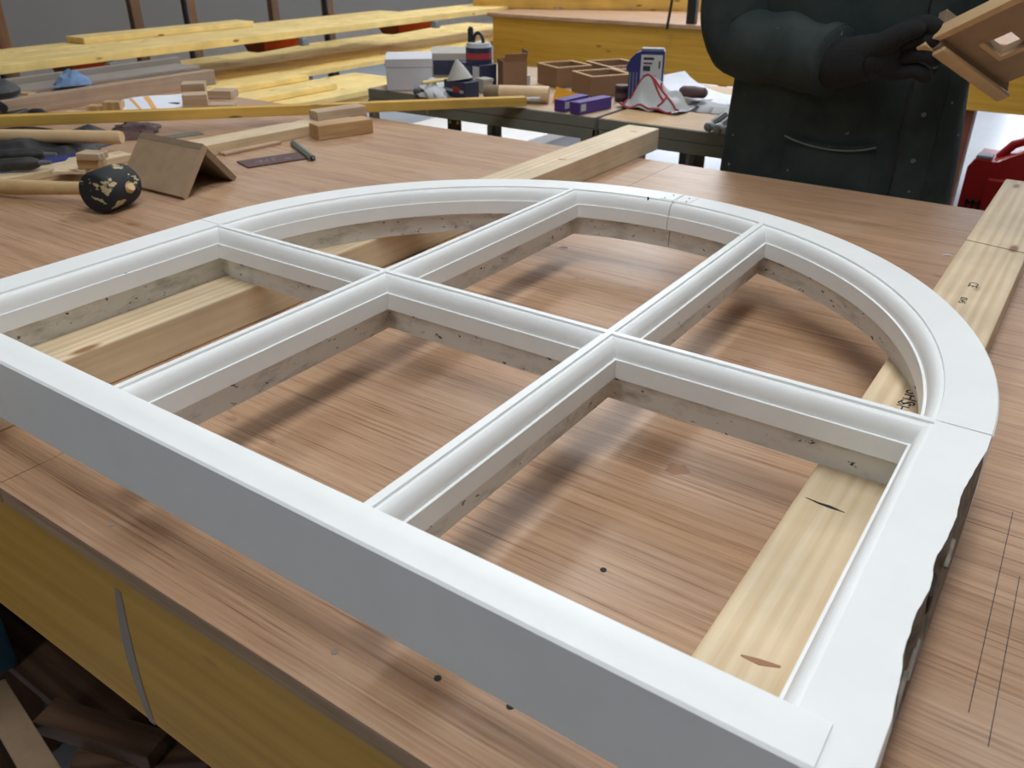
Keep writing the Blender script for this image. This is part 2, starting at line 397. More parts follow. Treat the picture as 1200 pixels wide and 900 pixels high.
gl.grid(lambda u, v: V((-.2195-.012*math.sin(u*2.4)+(v-.5)*(.008+.006*math.sin(u*PI)), BY0+.0036, .812-.15*u)), 14, 2, .0003)
gl.build('paint_smear', 'greywood', wb)
for q, rx, ry in (((793, 550), .0095, .0085),):
    p_ = at(q, z=BT); sb = MB(); sb.prism([(p_.x+rx*(1+.18*math.sin(a*3+1)+.10*math.sin(a*7))*math.cos(a), p_.y+ry*(1+.16*math.sin(a*2)+.12*math.sin(a*5+2))*math.sin(a)) for a in (k*PI/24 for k in range(48))], BT-.0005, BT+.00015)
    sb.build('stain', 'stain', wb)
tag(plank('offcut', at((58, 846), z=.45), at((190, 888), z=.45), .036, .022, 'darkwood'), 'dark square-cut offcut lying under the yellow bench board', 'offcut')
tag(plank('offcut', at((90, 905), z=.43), at((250, 893), z=.43), .03, .02, 'darkwood'), 'dark offcut at the bottom edge of the photo under the bench', 'offcut')
tag(plank('fibreboard_strip', at((-8, 812), z=.46), at((75, 950), z=.46), .032, .012, 'mdf'), 'brown torn-edged fibreboard strip leaning under the bench corner', 'offcut')
for q, s, lb in (((-10, 790), .06, 'teal plastic crate under the left end of the bench'),):
    c0 = at((-170, 770), z=.37); cr = thing('crate', lb, 'crate', (c0.x, c0.y, .36))
    for dx, dy, sx, sy in ((0, -.12, .36, .012), (0, .12, .36, .012), (-.18, 0, .012, .25), (.18, 0, .012, .25)):
        MB().box((c0.x+dx, c0.y+dy, .45), (sx, sy, .18), bev=.003).build('side_panel', 'teal', cr)
    MB().box((c0.x, c0.y, .365), (.35, .24, .008)).build('base', 'teal', cr)
    for k in range(5): MB().box((c0.x-.12+k*.06, c0.y-.1265, .50), (.03, .002, .02), bev=.0005).build('vent', 'chipdark', cr)

# ------------------------------------------------------------------ battens under the sash
SB = T-.059
bt1 = plank('timber_batten', (-.480, -.42, BT), (-.480, 1.02, BT), .070, SB-BT, 'pine', bev=.002)
tag(bt1, 'pale sawn timber batten under the left part of the window, overhanging the far bench edge', 'timber batten')
bt2 = plank('timber_batten', (.218, -.30, BT), (.218, .985, BT), .072, SB-BT, 'pine', bev=.002)
tag(bt2, 'pale knotty timber batten under the right side of the window', 'timber batten')
def mark(s, px, z, size, rot, parent, y=None):
    p = at(px, z=z); ml = parent.matrix_local.inverted()
    return text_mesh(s, 'stamped_text', size, ml @ (Matrix.Translation(p+V((0, 0, .0002))) @ Matrix.Rotation(rot, 4, 'Z')), 'print', parent)
bpy.context.view_layer.update()
def batten_mark(parent, pts, r, nm):
    inv = parent.matrix_local.inverted(); m_ = MB().tube([inv @ (V(p)+V((0, 0, .0002))) for p in pts], r, 6, sq=((0, 0, 1), .12))
    me = bpy.data.meshes.new(nm); m_.bm.to_mesh(me); m_.bm.free(); me.materials.append(M['stain'] if nm == 'knot' else M['chipdark'])
    o = bpy.data.objects.new(nm, me); C.objects.link(o); o.parent = parent
batten_mark(bt2, [at(q, z=SB) for q in ((944, 583), (960, 590), (972, 594), (990, 601))], [.0003, .0012, .0018, .0003], 'split')
batten_mark(bt2, [at(q, z=SB) for q in ((868, 768), (890, 776), (915, 782))], [.0008, .0026, .0010], 'knot')
batten_mark(bt1, [at(q, z=SB) for q in ((654, 186), (658, 187), (664, 187))], [.001, .003, .001], 'knot')
batten_mark(bt1, [at(q, z=SB) for q in ((738, 154), (742, 154), (747, 155))], [.001, .003, .001], 'knot')
mark('SHS', (1066, 466), SB, .017, math.radians(-90), bt2); mark('SHS', (1056, 478), SB, .015, math.radians(-90), bt2)
mark('CE', (1140, 334), SB, .014, math.radians(-90), bt2); mark('0545', (1128, 352), SB, .010, math.radians(-90), bt2)
a, b = at((1140, 271), z=SB+.0002), at((1199, 270), z=SB+.0002)
o = MB().tube([V((.1825, .62, SB+.0002)), V((.2535, .605, SB+.0002))], .0004, n=4)
for v in o.bm.verts: v.co = bt2.matrix_local.inverted() @ v.co
me = bpy.data.meshes.new('pencil_line'); o.bm.to_mesh(me); o.bm.free(); me.materials.append(M['print'])
oo = bpy.data.objects.new('pencil_line', me); C.objects.link(oo); oo.parent = bt2

# ------------------------------------------------------------------ the arched sash
ws = thing('window_sash', 'white painted arched window sash with six panes\' openings and moulded glazing bars, lying flat', 'window frame', (-.12, 0, SB))
def prof(w, solid=True):
    p = [(0, 0), (.0003, -.0020), (.0013, -.0021)]
    for k in range(1, 10):
        t = k/9*PI/2; p.append((.0013+.0077*math.sin(t), -.0165+.0148*math.cos(t)))
    p += [(.0112, -.0165), (.0112, -.033), (.0015, -.0332), (.0015, -.059)]
    return p
SEC = prof(0)
def sweep(mb, frames, poly):
    """frames: list of (function poly point -> world) per station"""
    rings = [[mb.bm.verts.new(fr(o, z, i)) for i, (o, z) in enumerate(poly)] for fr in frames]
    n = len(poly)
    for a, b in zip(rings, rings[1:]):
        for j in range(n): mb.bm.faces.new((a[j], a[(j+1) % n], b[(j+1) % n], b[j]))
    mb.bm.faces.new(rings[0][::-1]); mb.bm.faces.new(rings[-1])
def finish(mb, name, parent, extra=None):
    o = mb.build(name, 'paint', parent, smooth=True, sharp=25)
    o.data.materials.append(M['paint_dirt']); o.data.materials.append(M['rotten'])
    off = wloc(parent).z
    for f in o.data.polygons:
        if f.center.z+off < T-.0333: f.material_index = 1
        if extra and extra(f.center+wloc(parent), f.normal): f.material_index = 2
    return o
frame_poly = lambda w: [(-w, -.0012), (-w+.0012, 0)]+SEC+[(-w, -.059)]
# bars: symmetric section
def bar_poly(hw=.0026):
    r = [(hw+o, z) for o, z in SEC]
    return r+[(-a, z) for a, z in reversed(r)]
BARX = (-.25, 0.0)
yarc = lambda x: math.sqrt(.375**2-(x+.125)**2)
for k, x in enumerate(BARX):
    mb = MB(); y1 = yarc(x)+.003
    fr = [(lambda o, z, i, y=y: V((x+o, y, T+z-.0002))) for y in (-.300, -.1, .1, y1)]
    sweep(mb, fr, bar_poly()); finish(mb, 'glazing_bar', ws)
xs = [-.503, -.25, 0, .253]
for a, b in zip(xs, xs[1:]):                                        # the cross bar is in three lengths scribed between the long bars
    mb = MB(); fr = [(lambda o, z, i, x=x: V((x, o, T+z-.0004))) for x in (a, b)]
    sweep(mb, fr, bar_poly()); finish(mb, 'cross_bar', ws)
# arched head in two segments
for a0, a1, nm in ((.12, 89.05, 'arch_segment'), (89.2, 179.88, 'arch_segment')):
    mb = MB(); fr = []
    for k in range(57):
        t = math.radians(a0+(a1-a0)*k/56)
        fr.append(lambda o, z, i, t=t: V((-.125+(.375-o)*math.cos(t), (.375-o)*math.sin(t), T+z)))
    sweep(mb, fr, frame_poly(.0355)); finish(mb, nm, ws)
# inlaid repair over the crown joint
mb = MB()
for a0, a1 in ((86.2, 88.95), (89.35, 92.0)):
    pts = []
    for a_, r_ in ((a0, .3775), (a1, .3775), (a1, .4035), (a0, .4035)):
        t = math.radians(a_); pts.append((-.125+r_*math.cos(t), r_*math.sin(t)))
    mb.prism(pts, T-.001, T+.0006)
mb.build('repair_inlay', 'paint', ws)
for a_, r_ in ((86.9, .382), (87.4, .396), (91.2, .381), (90.6, .398), (94, .372)):
    t = math.radians(a_); p_ = V((-.125+r_*math.cos(t), r_*math.sin(t), T))
    MB().cyl(p_-V((0, 0, .004)), p_+V((0, 0, .0009)), .0012, n=8).build('nail_hole', 'chipdark', ws)
# left stile
mb = MB(); fr = [(lambda o, z, i, y=y: V((-.5+o, y, T+z))) for y in (-.318, -.1, -.0003)]
sweep(mb, fr, frame_poly(.0355)); finish(mb, 'stile', ws)
# right stile, outer edge broken away
NS = 90; rn = random.Random(3); mb = MB(); fr = []
ph = [rn.random()*6 for _ in range(4)]
def ero(y):
    e = max(0, min(1, (-y-.022)/.045))*max(0, min(1, (y+.272)/.04))
    return e*(.0040+.0004*math.sin(y*31+2.2)+.0005*math.sin(y*97+ph[1])+.0003*math.sin(y*173+ph[3])+.00012*math.sin(y*510+ph[2]))
def hole(y): return .010*math.exp(-((y+.152)/.016)**2)+.006*math.exp(-((y+.205)/.008)**2)+.0035*math.exp(-((y+.10)/.007)**2)
poly = [(-.0355, -.059), (-.0357, -.040), (-.0357, -.022), (-.0355, -.0065), (-.0345, 0)]+SEC
for k in range(NS+1):
    y = -.318+(.318-.0003)*k/NS
    def f(o, z, i, y=y):
        e = ero(y); h = hole(y)
        if i == 4: o += e+h*.12
        if i == 3: o += e*1.1+h*.9; z -= e*.5
        if i == 2: o += e*.7+h+.0006*math.sin(y*600)*(e > .001)
        if i == 1: o += e*.35+h*.4
        return V((.25-o, y, T+z))
    fr.append(f)
sweep(mb, fr, poly)
finish(mb, 'stile', ws, lambda c, n: c.x > .262 and abs(n.z) < .95 and ero(c.y) > .0006 and c.z < T-.0005 and c.z > T-.055)
MB().box((.2753, -.343, T-.0295), (.0197, .05, .059), bev=.001).build('horn', 'paint', ws)
MB().box((.2788, -.152, T-.024), (.008, .024, .016), Matrix.Rotation(.05, 4, 'Z'), bev=.003).build('rot_hole', 'chipdark', ws)
for yy, zz, ln_ in ((-.20, -.030, .03), (-.118, -.018, .026), (-.24, -.022, .04)):
    MB().box((.2838, yy, T+zz), (.0024, ln_, .0022), Matrix.Rotation(.03, 4, 'Z') @ Matrix.Rotation(.08, 4, 'X'), bev=.0006).build('splinter', 'rotten', ws)
# bottom rail, proud of the stiles, with a shallow step along its face
rl = [(-.291, .0022), (-.2925, .0028), (-.3035, .0028), (-.3055, .0025), (-.3165, .0023), (-.3183, .0008), (-.3183, -.058), (-.3175, -.059), (-.291, -.059)]
mb = MB().prism([(y, T+z) for y, z in rl], -.57, .265, ax='x')
finish(mb, 'bottom_rail', ws).data.update()
for p in ws.children:
    if p.name.startswith('bottom_rail'):
        for f in p.data.polygons: f.material_index = 0
# ------------------------------------------------------------------ small things lying on the front bench
def rbox(c, sz, rot=0, bev=.0015):
    return MB().box((c[0], c[1], c[2]+sz[2]/2), sz, Matrix.Rotation(math.radians(rot), 4, 'Z'), bev)
def dirrot(a, b): return math.degrees(math.atan2(b.y-a.y, b.x-a.x))
def block(name, q, sz, rot, mat, label, cat, z=BT, bev=.0015, group=None):
    p = at(q, z=z); o = MB().box((0, 0, sz[2]/2), sz, None, bev).build(name, mat, origin=(0, 0, 0))
    o.location = (p.x, p.y, z); o.rotation_euler.z = math.radians(rot)
    return tag(o, label, cat, group)

# rubber mallet, face towards the camera
hd = at((119, 251), z=BT); ax = V((.30, -.95, 0)).normalized(); sd = V((-.95, -.30, 0)).normalized()
cz = BT+.0335; f0 = V((hd.x, hd.y, cz))+ax*.004; L = .085
ml = thing('mallet', 'black rubber mallet spattered with dried glue, wooden handle to the left', 'mallet', (f0.x, f0.y, BT))
pts = []; rs = []
for t, r in ((0, .0275), (.001, .030), (.004, .0320), (.02, .0330), (.058, .0330), (.070, .0300), (.079, .023), (.084, .013), (.085, .002)):
    pts.append(f0-ax*t); rs.append(r)
MB().tube(pts, rs, 32).build('head', 'mallet', ml, smooth=True)
hc = f0-ax*.040
MB().tube([hc-sd*.036+V((0, 0, .004)), hc-sd*.0335+V((0, 0, .002)), hc+sd*.02+V((0, 0, 0)), hc+sd*.05+V((0, 0, -.006)), hc+sd*.12+V((0, 0, -.011)), hc+sd*.20+V((0, 0, -.016)), hc+sd*.27+V((0, 0, -.018)), hc+sd*.285+V((0, 0, -.018))],
          [.007, .009, .0100, .0098, .0112, .0128, .0130, .008], 20).build('handle', 'handle', ml, smooth=True)

# fibreboard angle standing like a tent
A = at((150, 219), z=BT); B = at((214, 235), z=BT); Cc = at((278, 211), z=BT)
A = B+(A-B)*1.14
apx = (B+Cc)/2; apz = BT+(B-Cc).length*.56; along = (A-B)
an = thing('fibreboard_angle', 'brown fibreboard corner piece standing like a tent behind the mallet', 'offcut', ((A.x+B.x)/2, (A.y+B.y)/2, BT))
R0 = V((apx.x, apx.y, apz)); R1 = R0+along
def slabq(p0, p1, q1, q0, th):
    n = (p1-p0).cross(q0-p0).normalized()
    if n.z > 0: n = -n
    m = MB(); m.add([p0, p1, q1, q0, p0+n*th, p1+n*th, q1+n*th, q0+n*th], [(0, 1, 2, 3), (7, 6, 5, 4), (0, 4, 5, 1), (1, 5, 6, 2), (2, 6, 7, 3), (3, 7, 4, 0)]); return m
slabq(B+V((0, 0, .006)), B+along+V((0, 0, .006)), R1, R0, .011).build('near_panel', 'mdf', an)
slabq(Cc+V((0, 0, .006)), Cc+along+V((0, 0, .006)), R1, R0, .011).build('far_panel', 'mdf_edge', an)

# planed plank, block and small bits beyond it
pa, pb = at((222, 183), z=BT), at((404, 147), z=BT)
tag(plank('planed_plank', pa, pb, .065, .022, 'pine'), 'pale planed board lying behind the fibreboard angle, a block against its end', 'board')
rot = dirrot(at((365, 168), z=BT), at((434, 158), z=BT))
block('wood_block', (401, 158), (.130, .045, .030), rot, 'beech', 'oblong tan wood block nearest the far edge of the bench, against the pale board', 'wood block')
block('wood_block', (398, 148), (.125, .040, .041), rot+3, 'offcut', 'second oblong block lying behind the tan block, higher than it', 'wood block')
tag(plank('thin_wedge', at((259, 182), z=BT), at((325, 168), z=BT), .028, .006, 'offcut'), 'thin wooden wedge beside the pale board and the dark plate', 'offcut')
q0, q1 = at((284, 194), z=BT), at((356, 183), z=BT)
sc = plank('scraper_plate', q0, q1, .058, .003, 'maroon', bev=.0008); tag(sc, 'dark worn steel scraper plate with pale scratches, lying in front of the blocks', 'scraper')
for k in range(9):
    o = MB().box((.045+random.uniform(-.02, .045), random.uniform(-.010, .010), .0031), (random.uniform(.004, .012), .0009, .0003), Matrix.Rotation(random.uniform(-.6, .6), 4, 'Z')).build('scratch', 'label', origin=(0, 0, 0)); o.parent = sc
a_, b_ = at((344, 168), z=BT+.004), at((366, 186), z=BT+.004)
pn = thing('pencil_stub', 'short dark green carpenter pencil beside the scraper plate', 'pencil', ((a_.x+b_.x)/2, (a_.y+b_.y)/2, BT))
MB().tube([a_, b_], .0075, n=6).build('body', 'darksteel', pn); MB().cyl(b_, b_+(b_-a_).normalized()*.006, .005, .001, 6).build('tip', 'black', pn)
tag(plank('green_card', at((185, 163), z=BT), at((236, 156), z=BT), .035, .002, 'darksteel'), 'dark green card lying flat behind the fibreboard angle', 'card')

# long yellow slat bridging the two benches
sl = plank('long_slat', (-2.02, -.245, .896), (-.922, 1.245, .8555), .026, .022, 'yellow_dark')
tag(sl, 'long thin yellow stained slat reaching across to the grey tool bench', 'wood strip')
o = MB().cyl((1.852, .004, .014), (1.892, .004, .014), .0045, n=10).build('white_tip', 'label', origin=(0, 0, 0)); o.parent = sl
for xx, ss in ((.62, 1), (1.60, -1)):
    o = MB().cyl((xx, 0, -.012), (xx, 0, .027), .0012, n=6).build('nail', 'steel', origin=(0, 0, 0)); o.parent = sl

# dark heap under the slat: cloths, bag, tools
def heap(name, quad, h, mat, label, cat, seed, nu=26, nv=14, lump=.3, z=BT+.001, edge=.16):
    r_ = random.Random(seed); k = [(r_.uniform(3, 9), r_.uniform(3, 9), r_.uniform(0, 6)) for _ in range(5)]
    P = [at(q, z=z) for q in quad]
    def fn(u, v):
        p = (P[0]*(1-u)+P[1]*u)*(1-v)+(P[3]*(1-u)+P[2]*u)*v
        e = min(1, min(u, 1-u)/edge)*min(1, min(v, 1-v)/edge); e = e**.5
        s_ = sum(math.sin(a*u*2+c)*math.sin(b*v*2+c*1.7) for a, b, c in k)/5
        j = math.sin(u*23+seed)*.004+math.sin(v*19+seed)*.004
        return V((p.x+j, p.y+j, z+max(0, h*e*(1+lump*s_*2.2))))
    mb = MB(); n = nu; mb.grid(fn, nu, nv)
    geo = bmesh.ops.extrude_face_region(mb.bm, geom=list(mb.bm.faces))
    for v in geo['geom']:
        if isinstance(v, bmesh.types.BMVert): v.co.z = z-.0005
    return tag(mb.build(name, mat, smooth=True, sharp=60), label, cat)
heap('navy_cloth', [(-60, 217), (98, 193), (112, 178), (-60, 190)], .010, 'bluecloth', 'navy cloth spread on the bench behind the pale batten at the left edge', 'cloth', 3)
heap('tool_bag', [(-70, 196), (96, 186), (150, 160), (-70, 160)], .026, 'toolblack', 'low black tool bag under the round dowel at the left', 'bag', 8, lump=.35)
heap('maroon_cloth', [(128, 166), (176, 163), (188, 146), (140, 146)], .010, 'maroon', 'dark maroon rag between the yellow slat and the fibreboard angle', 'cloth', 5)
for q0, q1, zz, lb in (((-50, 184), (52, 181), .886, 'black tool handle speckled with pale glue, upper one on the tool bag'), ((-55, 196), (46, 191), .878, 'black tool handle speckled with pale glue, lower one by the navy cloth')):
    a_, b_ = at(q0, z=zz), at(q1, z=zz); d_ = b_-a_
    tg = thing('chisel', lb, 'chisel', (a_.x, a_.y, zz-.012))
    MB().tube([a_, a_+d_*.1, a_+d_*.5, a_+d_*.9, b_], [.006, .012, .0105, .012, .007], 14).build('handle', 'speckled', tg, smooth=True)
    MB().cyl(b_-d_*.02, b_+d_*.14, .005, .003, 10).build('ferrule', 'toolgrey', tg)
a_, b_ = at((-80, 158), z=.884), at((143, 161), z=.884)
tag(MB().tube([a_, a_+(b_-a_)*.98, b_], [.0128, .0128, .0112], 20).build('dowel', 'dowelwood', smooth=True), 'thick round pale dowel with its end under the yellow slat', 'dowel')
tag(plank('pale_batten', at((-60, 228), z=BT), at((150, 187), z=BT), .045, .014, 'pine'), 'pale batten running left behind the mallet handle', 'batten')
p4 = [at(q, z=BT+.001) for q in ((64, 213), (84, 196), (112, 192), (102, 213))]
mb = MB(); mb.prism([(p.x, p.y) for p in p4], BT+.0145, BT+.019)
tag(mb.build('plywood_scrap', 'pine'), 'small pale plywood scrap leaning over the batten beside the mallet', 'offcut')
block('wood_block', (109, 196), (.038, .032, .017), 30, 'pine_edge', 'little pale block under another behind the mallet head', 'wood block', z=BT+.0195)
block('wood_block', (109, 186), (.044, .030, .012), 26, 'offcut', 'topmost little pale block behind the mallet head', 'wood block', z=BT+.0367)

# boards at the far left of the bench
tag(plank('primed_board', (-1.87, .22, BT), (-1.87, 1.035, BT), .028, .040, 'pinkwood'), 'pinkish primed board on edge, ending behind the cut blocks', 'board')
tag(plank('primed_board', (-2.20, .20, BT), (-2.20, 1.195, BT), .12, .010, 'greywood'), 'grey board lying flat behind the pinkish board', 'board')
tag(plank('primed_board', (-2.275, .10, BT), (-2.275, 1.215, BT), .022, .026, 'greywood'), 'thin grey board on edge, farthest one on the front bench', 'board')
heap('blue_rag', [(64, 103), (106, 99), (98, 90), (72, 92)], .028, 'lightblue', 'light blue rag bunched up between the grey and pinkish boards', 'cloth', 11, nu=16, nv=10, lump=.25, z=BT+.0105, edge=.4)
block('wood_block', (30, 113), (.05, .03, .010), 20, 'beech', 'small peach strip of wood beside the black sander', 'wood block')
# palm sander
c0 = at((0, 134), z=BT); sdv = thing('palm_sander', 'black and grey power sander at the left edge of the photo', 'power tool', (c0.x, c0.y, BT))
MB().box((c0.x, c0.y, BT+.008), (.15, .12, .014), Matrix.Rotation(.5, 4, 'Z'), .004).build('sanding_plate', 'black', sdv)
MB().tube([(c0.x, c0.y, BT+.015), (c0.x, c0.y, BT+.02), (c0.x, c0.y, BT+.035), (c0.x, c0.y, BT+.045)], [.055, .060, .056, .050], 24).build('body', 'toolgrey', sdv, smooth=True)
MB().tube([(c0.x, c0.y, BT+.0445), (c0.x, c0.y, BT+.055), (c0.x, c0.y, BT+.066), (c0.x, c0.y, BT+.078), (c0.x, c0.y, BT+.083)], [.056, .059, .050, .032, .005], 24).build('grip', 'toolblack', sdv, smooth=True)
MB().cyl((c0.x+.045, c0.y-.02, BT+.03), (c0.x+.09, c0.y-.03, BT+.028), .012, .010, 14).build('dust_port', 'black', sdv)
c1 = at((46, 134), z=BT+.006)
tag(MB().tube([c1+V((-.02, -.01, .004)), c1+V((-.012, -.006, .004)), c1+V((.006, .004, .004)), c1+V((.018, .008, .002))], [.006, .0095, .0095, .004], 12).build('plug', 'toolblack', smooth=True), 'small black plug lying between sander and notched offcut', 'plug')
block('thin_slip', (92, 133), (.055, .018, .006), 35, 'pine', 'thin pale slip of wood behind the yellow slat', 'offcut')
# notched offcut
c2 = at((124, 133), z=BT); nb = MB(); mt = Matrix.Translation((c2.x, c2.y, BT)) @ Matrix.Rotation(math.radians(35), 4, 'Z')
nb.prism([(-.045, 0), (.038, 0), (.038, .026), (-.004, .026), (-.004, .017), (-.045, .017)], 0, .03, mt, 'y')
tag(nb.build('notched_offcut', 'beech'), 'tan offcut with a step cut in it, beside the striped paper', 'offcut')
# striped paper
st = [(144, 131), (213, 130), (214, 108), (138, 118)]
zz = [BT+.004, BT+.004, BT+.024, BT+.020]
P = [at(q, z=z) for q, z in zip(st, zz)]
pf = lambda u, v, dz=0: (P[0]*(1-u)+P[1]*u)*(1-v)+(P[3]*(1-u)+P[2]*u)*v+V((0, 0, .003*math.sin(u*5)+dz))
pp = MB().grid(pf, 14, 6, .0006).build('printed_paper', 'paper', smooth=True); tag(pp, 'white paper with two orange stripes, propped beside the cut blocks', 'paper')
for u0, wd in ((.16, .05), (.38, .09)):
    s = MB().grid(lambda u, v: pf(u0+wd*u+.12*(1-v), .05+v*.9, .0004), 3, 8, .0002).build('stripe', 'stripe', pp)
hp = at((190, 133), z=BT)
block('paper_support', (200, 126), (.05, .012, .012), 30, 'toolblack', 'small black strip holding up the striped paper', 'strip')
# cut blocks
block('wood_block', (231, 129), (.058, .050, .040), 52, 'offcut', 'tallest cube-like block of the four cut blocks, in front', 'wood block')
block('wood_block', (262, 131), (.060, .048, .020), 40, 'offcut', 'flat block at the right front of the cut blocks', 'wood block')
block('wood_block', (229, 112), (.060, .055, .034), 48, 'offcut', 'block behind the tallest block of the group', 'wood block')
block('wood_block', (262, 114), (.065, .050, .020), 30, 'offcut', 'block at the back right of the cut blocks', 'wood block')
tag(MB().tube([at((72, 251), z=BT+.001), at((90, 250), z=BT+.001)], .0012, n=6).build('wood_chip', 'offcut'), 'tiny pale wood splinter on the plywood in front of the mallet handle', 'wood chip')
for i, (q, lb) in enumerate((((248, 219), 'under the fibreboard angle'), ((645, 277), 'in the upper middle pane of the window'), ((660, 290), 'below the larger chip in the upper middle pane'), ((1110, 300), 'beyond the arch near the right batten'))):
    p_ = at(q, z=BT); c_ = MB()
    c_.tube([p_+V((-.006, -.002, .0008)), p_+V((0, .001, .002)), p_+V((.007, .002, .0008))], [.0005, .0014, .0004], 5)
    tag(c_.build('wood_chip', 'paper' if i else 'offcut'), 'tiny pale wood chip '+lb, 'wood chip')

# ------------------------------------------------------------------ grey steel tool benches
def tool_bench(x0, x1, label):
    y0, y1 = 1.24, 1.84; cx = (x0+x1)/2; b = thing('tool_bench', label, 'bench', (cx, (y0+y1)/2, 0))
    MB().box((cx, (y0+y1)/2, BT-.008), (x1-x0-.006, y1-y0-.006, .015), bev=.001).build('wooden_top', 'beech' if x1 > -.5 else 'offcut', b)
    for y in (y0+.001, y1-.001):
        for z in (BT-.0145, BT-.0415): MB().box((cx, y, z), (x1-x0-.004, .004, .0255), bev=.0012).build('edge_beam', 'darksteel', b)
    for x in (x0+.003, x1-.003):
        MB().box((x, (y0+y1)/2, BT-.028), (.003, y1-y0-.01, .052), bev=.001).build('end_beam', 'darksteel', b)
        for y, s in ((y0, 1), (y1, -1)):
            lg = MB(); lg.box((x, y+s*.016, .41), (.004, .036, .82)); sx = 1 if x < cx else -1
            lg.box((x+sx*.016, y, .41), (.036, .004, .82)); l_ = lg.build('leg', 'darksteel', b)
            for k in range(6): MB().cyl((x+sx*.018, y-s*.0035, .78-k*.04), (x+sx*.018, y-s*.002, .78-k*.04), .004, n=8).build('bolt_hole', 'steel', l_)
    for y in (y0+.0045, y1-.0045): MB().box((cx, y, BT-.028), (x1-x0-.008, .004, .050)).build('beam_backing', 'darksteel', b)
    MB().box((cx, (y0+y1)/2, .18), (x1-x0-.04, y1-y0-.02, .02)).build('lower_shelf', 'darkwood', b)
    return b
tb_ = tool_bench(-1.455, -.716, 'grey steel tool bench holding trays and boxes, left of the post joint')
tool_bench(-.708, -.02, 'grey steel tool bench behind the worker, holding cloth and paper')
lg = MB(); lg.box((-1.163, 1.262, .40), (.045, .004, .79)); lg = lg.build('leg', 'black', tb_); lg['label'] = 'black bolted steel leg'
for dx in (-.012, .014): MB().cyl((-1.163+dx, 1.2595, .785), (-1.163+dx, 1.2580, .785), .004, n=8).build('bolt', 'steel', lg)
o = MB().box((-.79, 1.50, .515), (.06, .06, .62), bev=.002).build('wooden_prop', 'post', tb_); o['label'] = 'brown wooden prop'
# white chest beyond
ch = thing('white_chest', 'low bright white chest seen in the gap beneath the tool bench', 'chest', (-2.05, 2.45, 0))
MB().box((-2.05, 2.45, .205), (.60, 1.04, .41), bev=.006).build('body', 'white_card', ch); MB().box((-2.05, 2.45, .43), (.64, 1.08, .04), bev=.004).build('lid', 'white_sheet', ch)

# things on the left tool bench ---------------------------------------------------
def tbox(name, q, sz, rot, mat, label, cat, y_off=0, lid=None, z=BT, lidmat=None):
    p = at(q, z=z); p.y += y_off
    t = thing(name, label, cat, (p.x, p.y, z)); R_ = Matrix.Rotation(math.radians(rot), 4, 'Z')
    c = V((p.x, p.y, z))
    MB().box(c+V((0, 0, sz[2]/2)), sz, R_, .002).build('carton', mat, t)
    if lid:
        MB().box(c+V((0, 0, sz[2]-lid/2+.001)), (sz[0]+.004, sz[1]+.004, lid), R_, .001).build('lid', lidmat or mat, t)
    return t, c, R_
tbox('white_box', (481, 101), (.150, .125, .082), -50, 'white_card', 'plain white cardboard box nearest the left end of the tool bench', 'box', lid=.022)
t, c, R_ = tbox('tool_carton', (515, 88), (.16, .12, .066), -55, 'grey_card', 'grey lidded carton with dark blue side behind the white box', 'box', y_off=.06, lid=.02)
MB().box(c+R_ @ V((.0805, 0, .03)), (.002, .1, .05), R_).build('printed_side', 'navy', t)
t, c, R_ = tbox('product_box', (545, 103), (.115, .06, .062), -12, 'navy', 'dark blue and teal printed box behind the red badge tub', 'box', y_off=.05)
MB().box(c+R_ @ V((-.01, -.031, .035)), (.05, .002, .036), R_).build('printed_panel', 'teal', t)
MB().box(c+R_ @ V((.038, -.031, .035)), (.026, .002, .046), R_).build('side_label', 'label', t)
# tin with handle on top of the printed box
p_ = at((562, 95), z=BT); p_.y += .03; zt = BT+.0
tc = V((c.x+.028, c.y+.055, BT+.0955))
tc = V((c.x+.012, c.y+.002, BT+.0625))
tn = thing('glue_tin', 'dark blue banded tin with a black carrying handle on the printed box', 'tin', tc)
MB().cyl(tc, tc+V((0, 0, .042)), .037, n=28).build('can', 'navy', tn, smooth=True)
MB().cyl(tc+V((0, 0, .012)), tc+V((0, 0, .028)), .0374, n=28).build('band', 'redprint', tn, smooth=True)
MB().cyl(tc+V((0, 0, .042)), tc+V((0, 0, .053)), .036, .033, n=28).build('cap', 'label', tn, smooth=True)
MB().tube([tc+V((-.028, 0, .052)), tc+V((-.028, 0, .085)), tc+V((-.026, 0, .092))], [.008, .008, .005], 12).build('spout', 'black', tn, smooth=True)
MB().tube([tc+V((-.018+.034*(1-math.cos(a))/2, 0, .052+.026*math.sin(a))) for a in (k*PI/8 for k in range(9))], .0048, 8).build('handle', 'black', tn, smooth=True)
t, c, R_ = tbox('product_tub', (541, 113), (.088, .05, .042), -14, 'navy', 'low dark blue printed tub with a red badge at the bench edge', 'box')
MB().box(c+R_ @ V((.010, -.0255, .021)), (.030, .001, .014), R_).build('red_badge', 'redprint', t); MB().box(c+R_ @ V((0, -.0253, .018)), (.08, .001, .007), R_).build('pale_band', 'label', t)
p_ = at((548, 103), z=BT+.043)
MBc = MB().tube([V((c.x-.005, c.y, BT+.0435)), V((c.x-.01, c.y, BT+.075)), V((c.x-.014, c.y, BT+.092))], [.036, .016, .003], 14, sq=((1, 0, 0), 1.0))
tag(MBc.build('filler_bag', 'grey_card', smooth=True), 'grey brown paper bag twisted to a point on the low printed tub', 'bag')
heap('plastic_bag', [(488, 113), (526, 118), (524, 104), (494, 102)], .030, 'label', 'clear crumpled plastic bag beside the white box', 'bag', 21, nu=18, nv=10, lump=.3, edge=.4)
a_, b_ = at((495, 97), z=BT+.036), at((534, 92), z=BT+.036)
tag(MB().tube([a_, b_], .0045, n=8).build('glue_stick', 'yellow'), 'thin pale yellow stick lying over the plastic bag', 'stick')
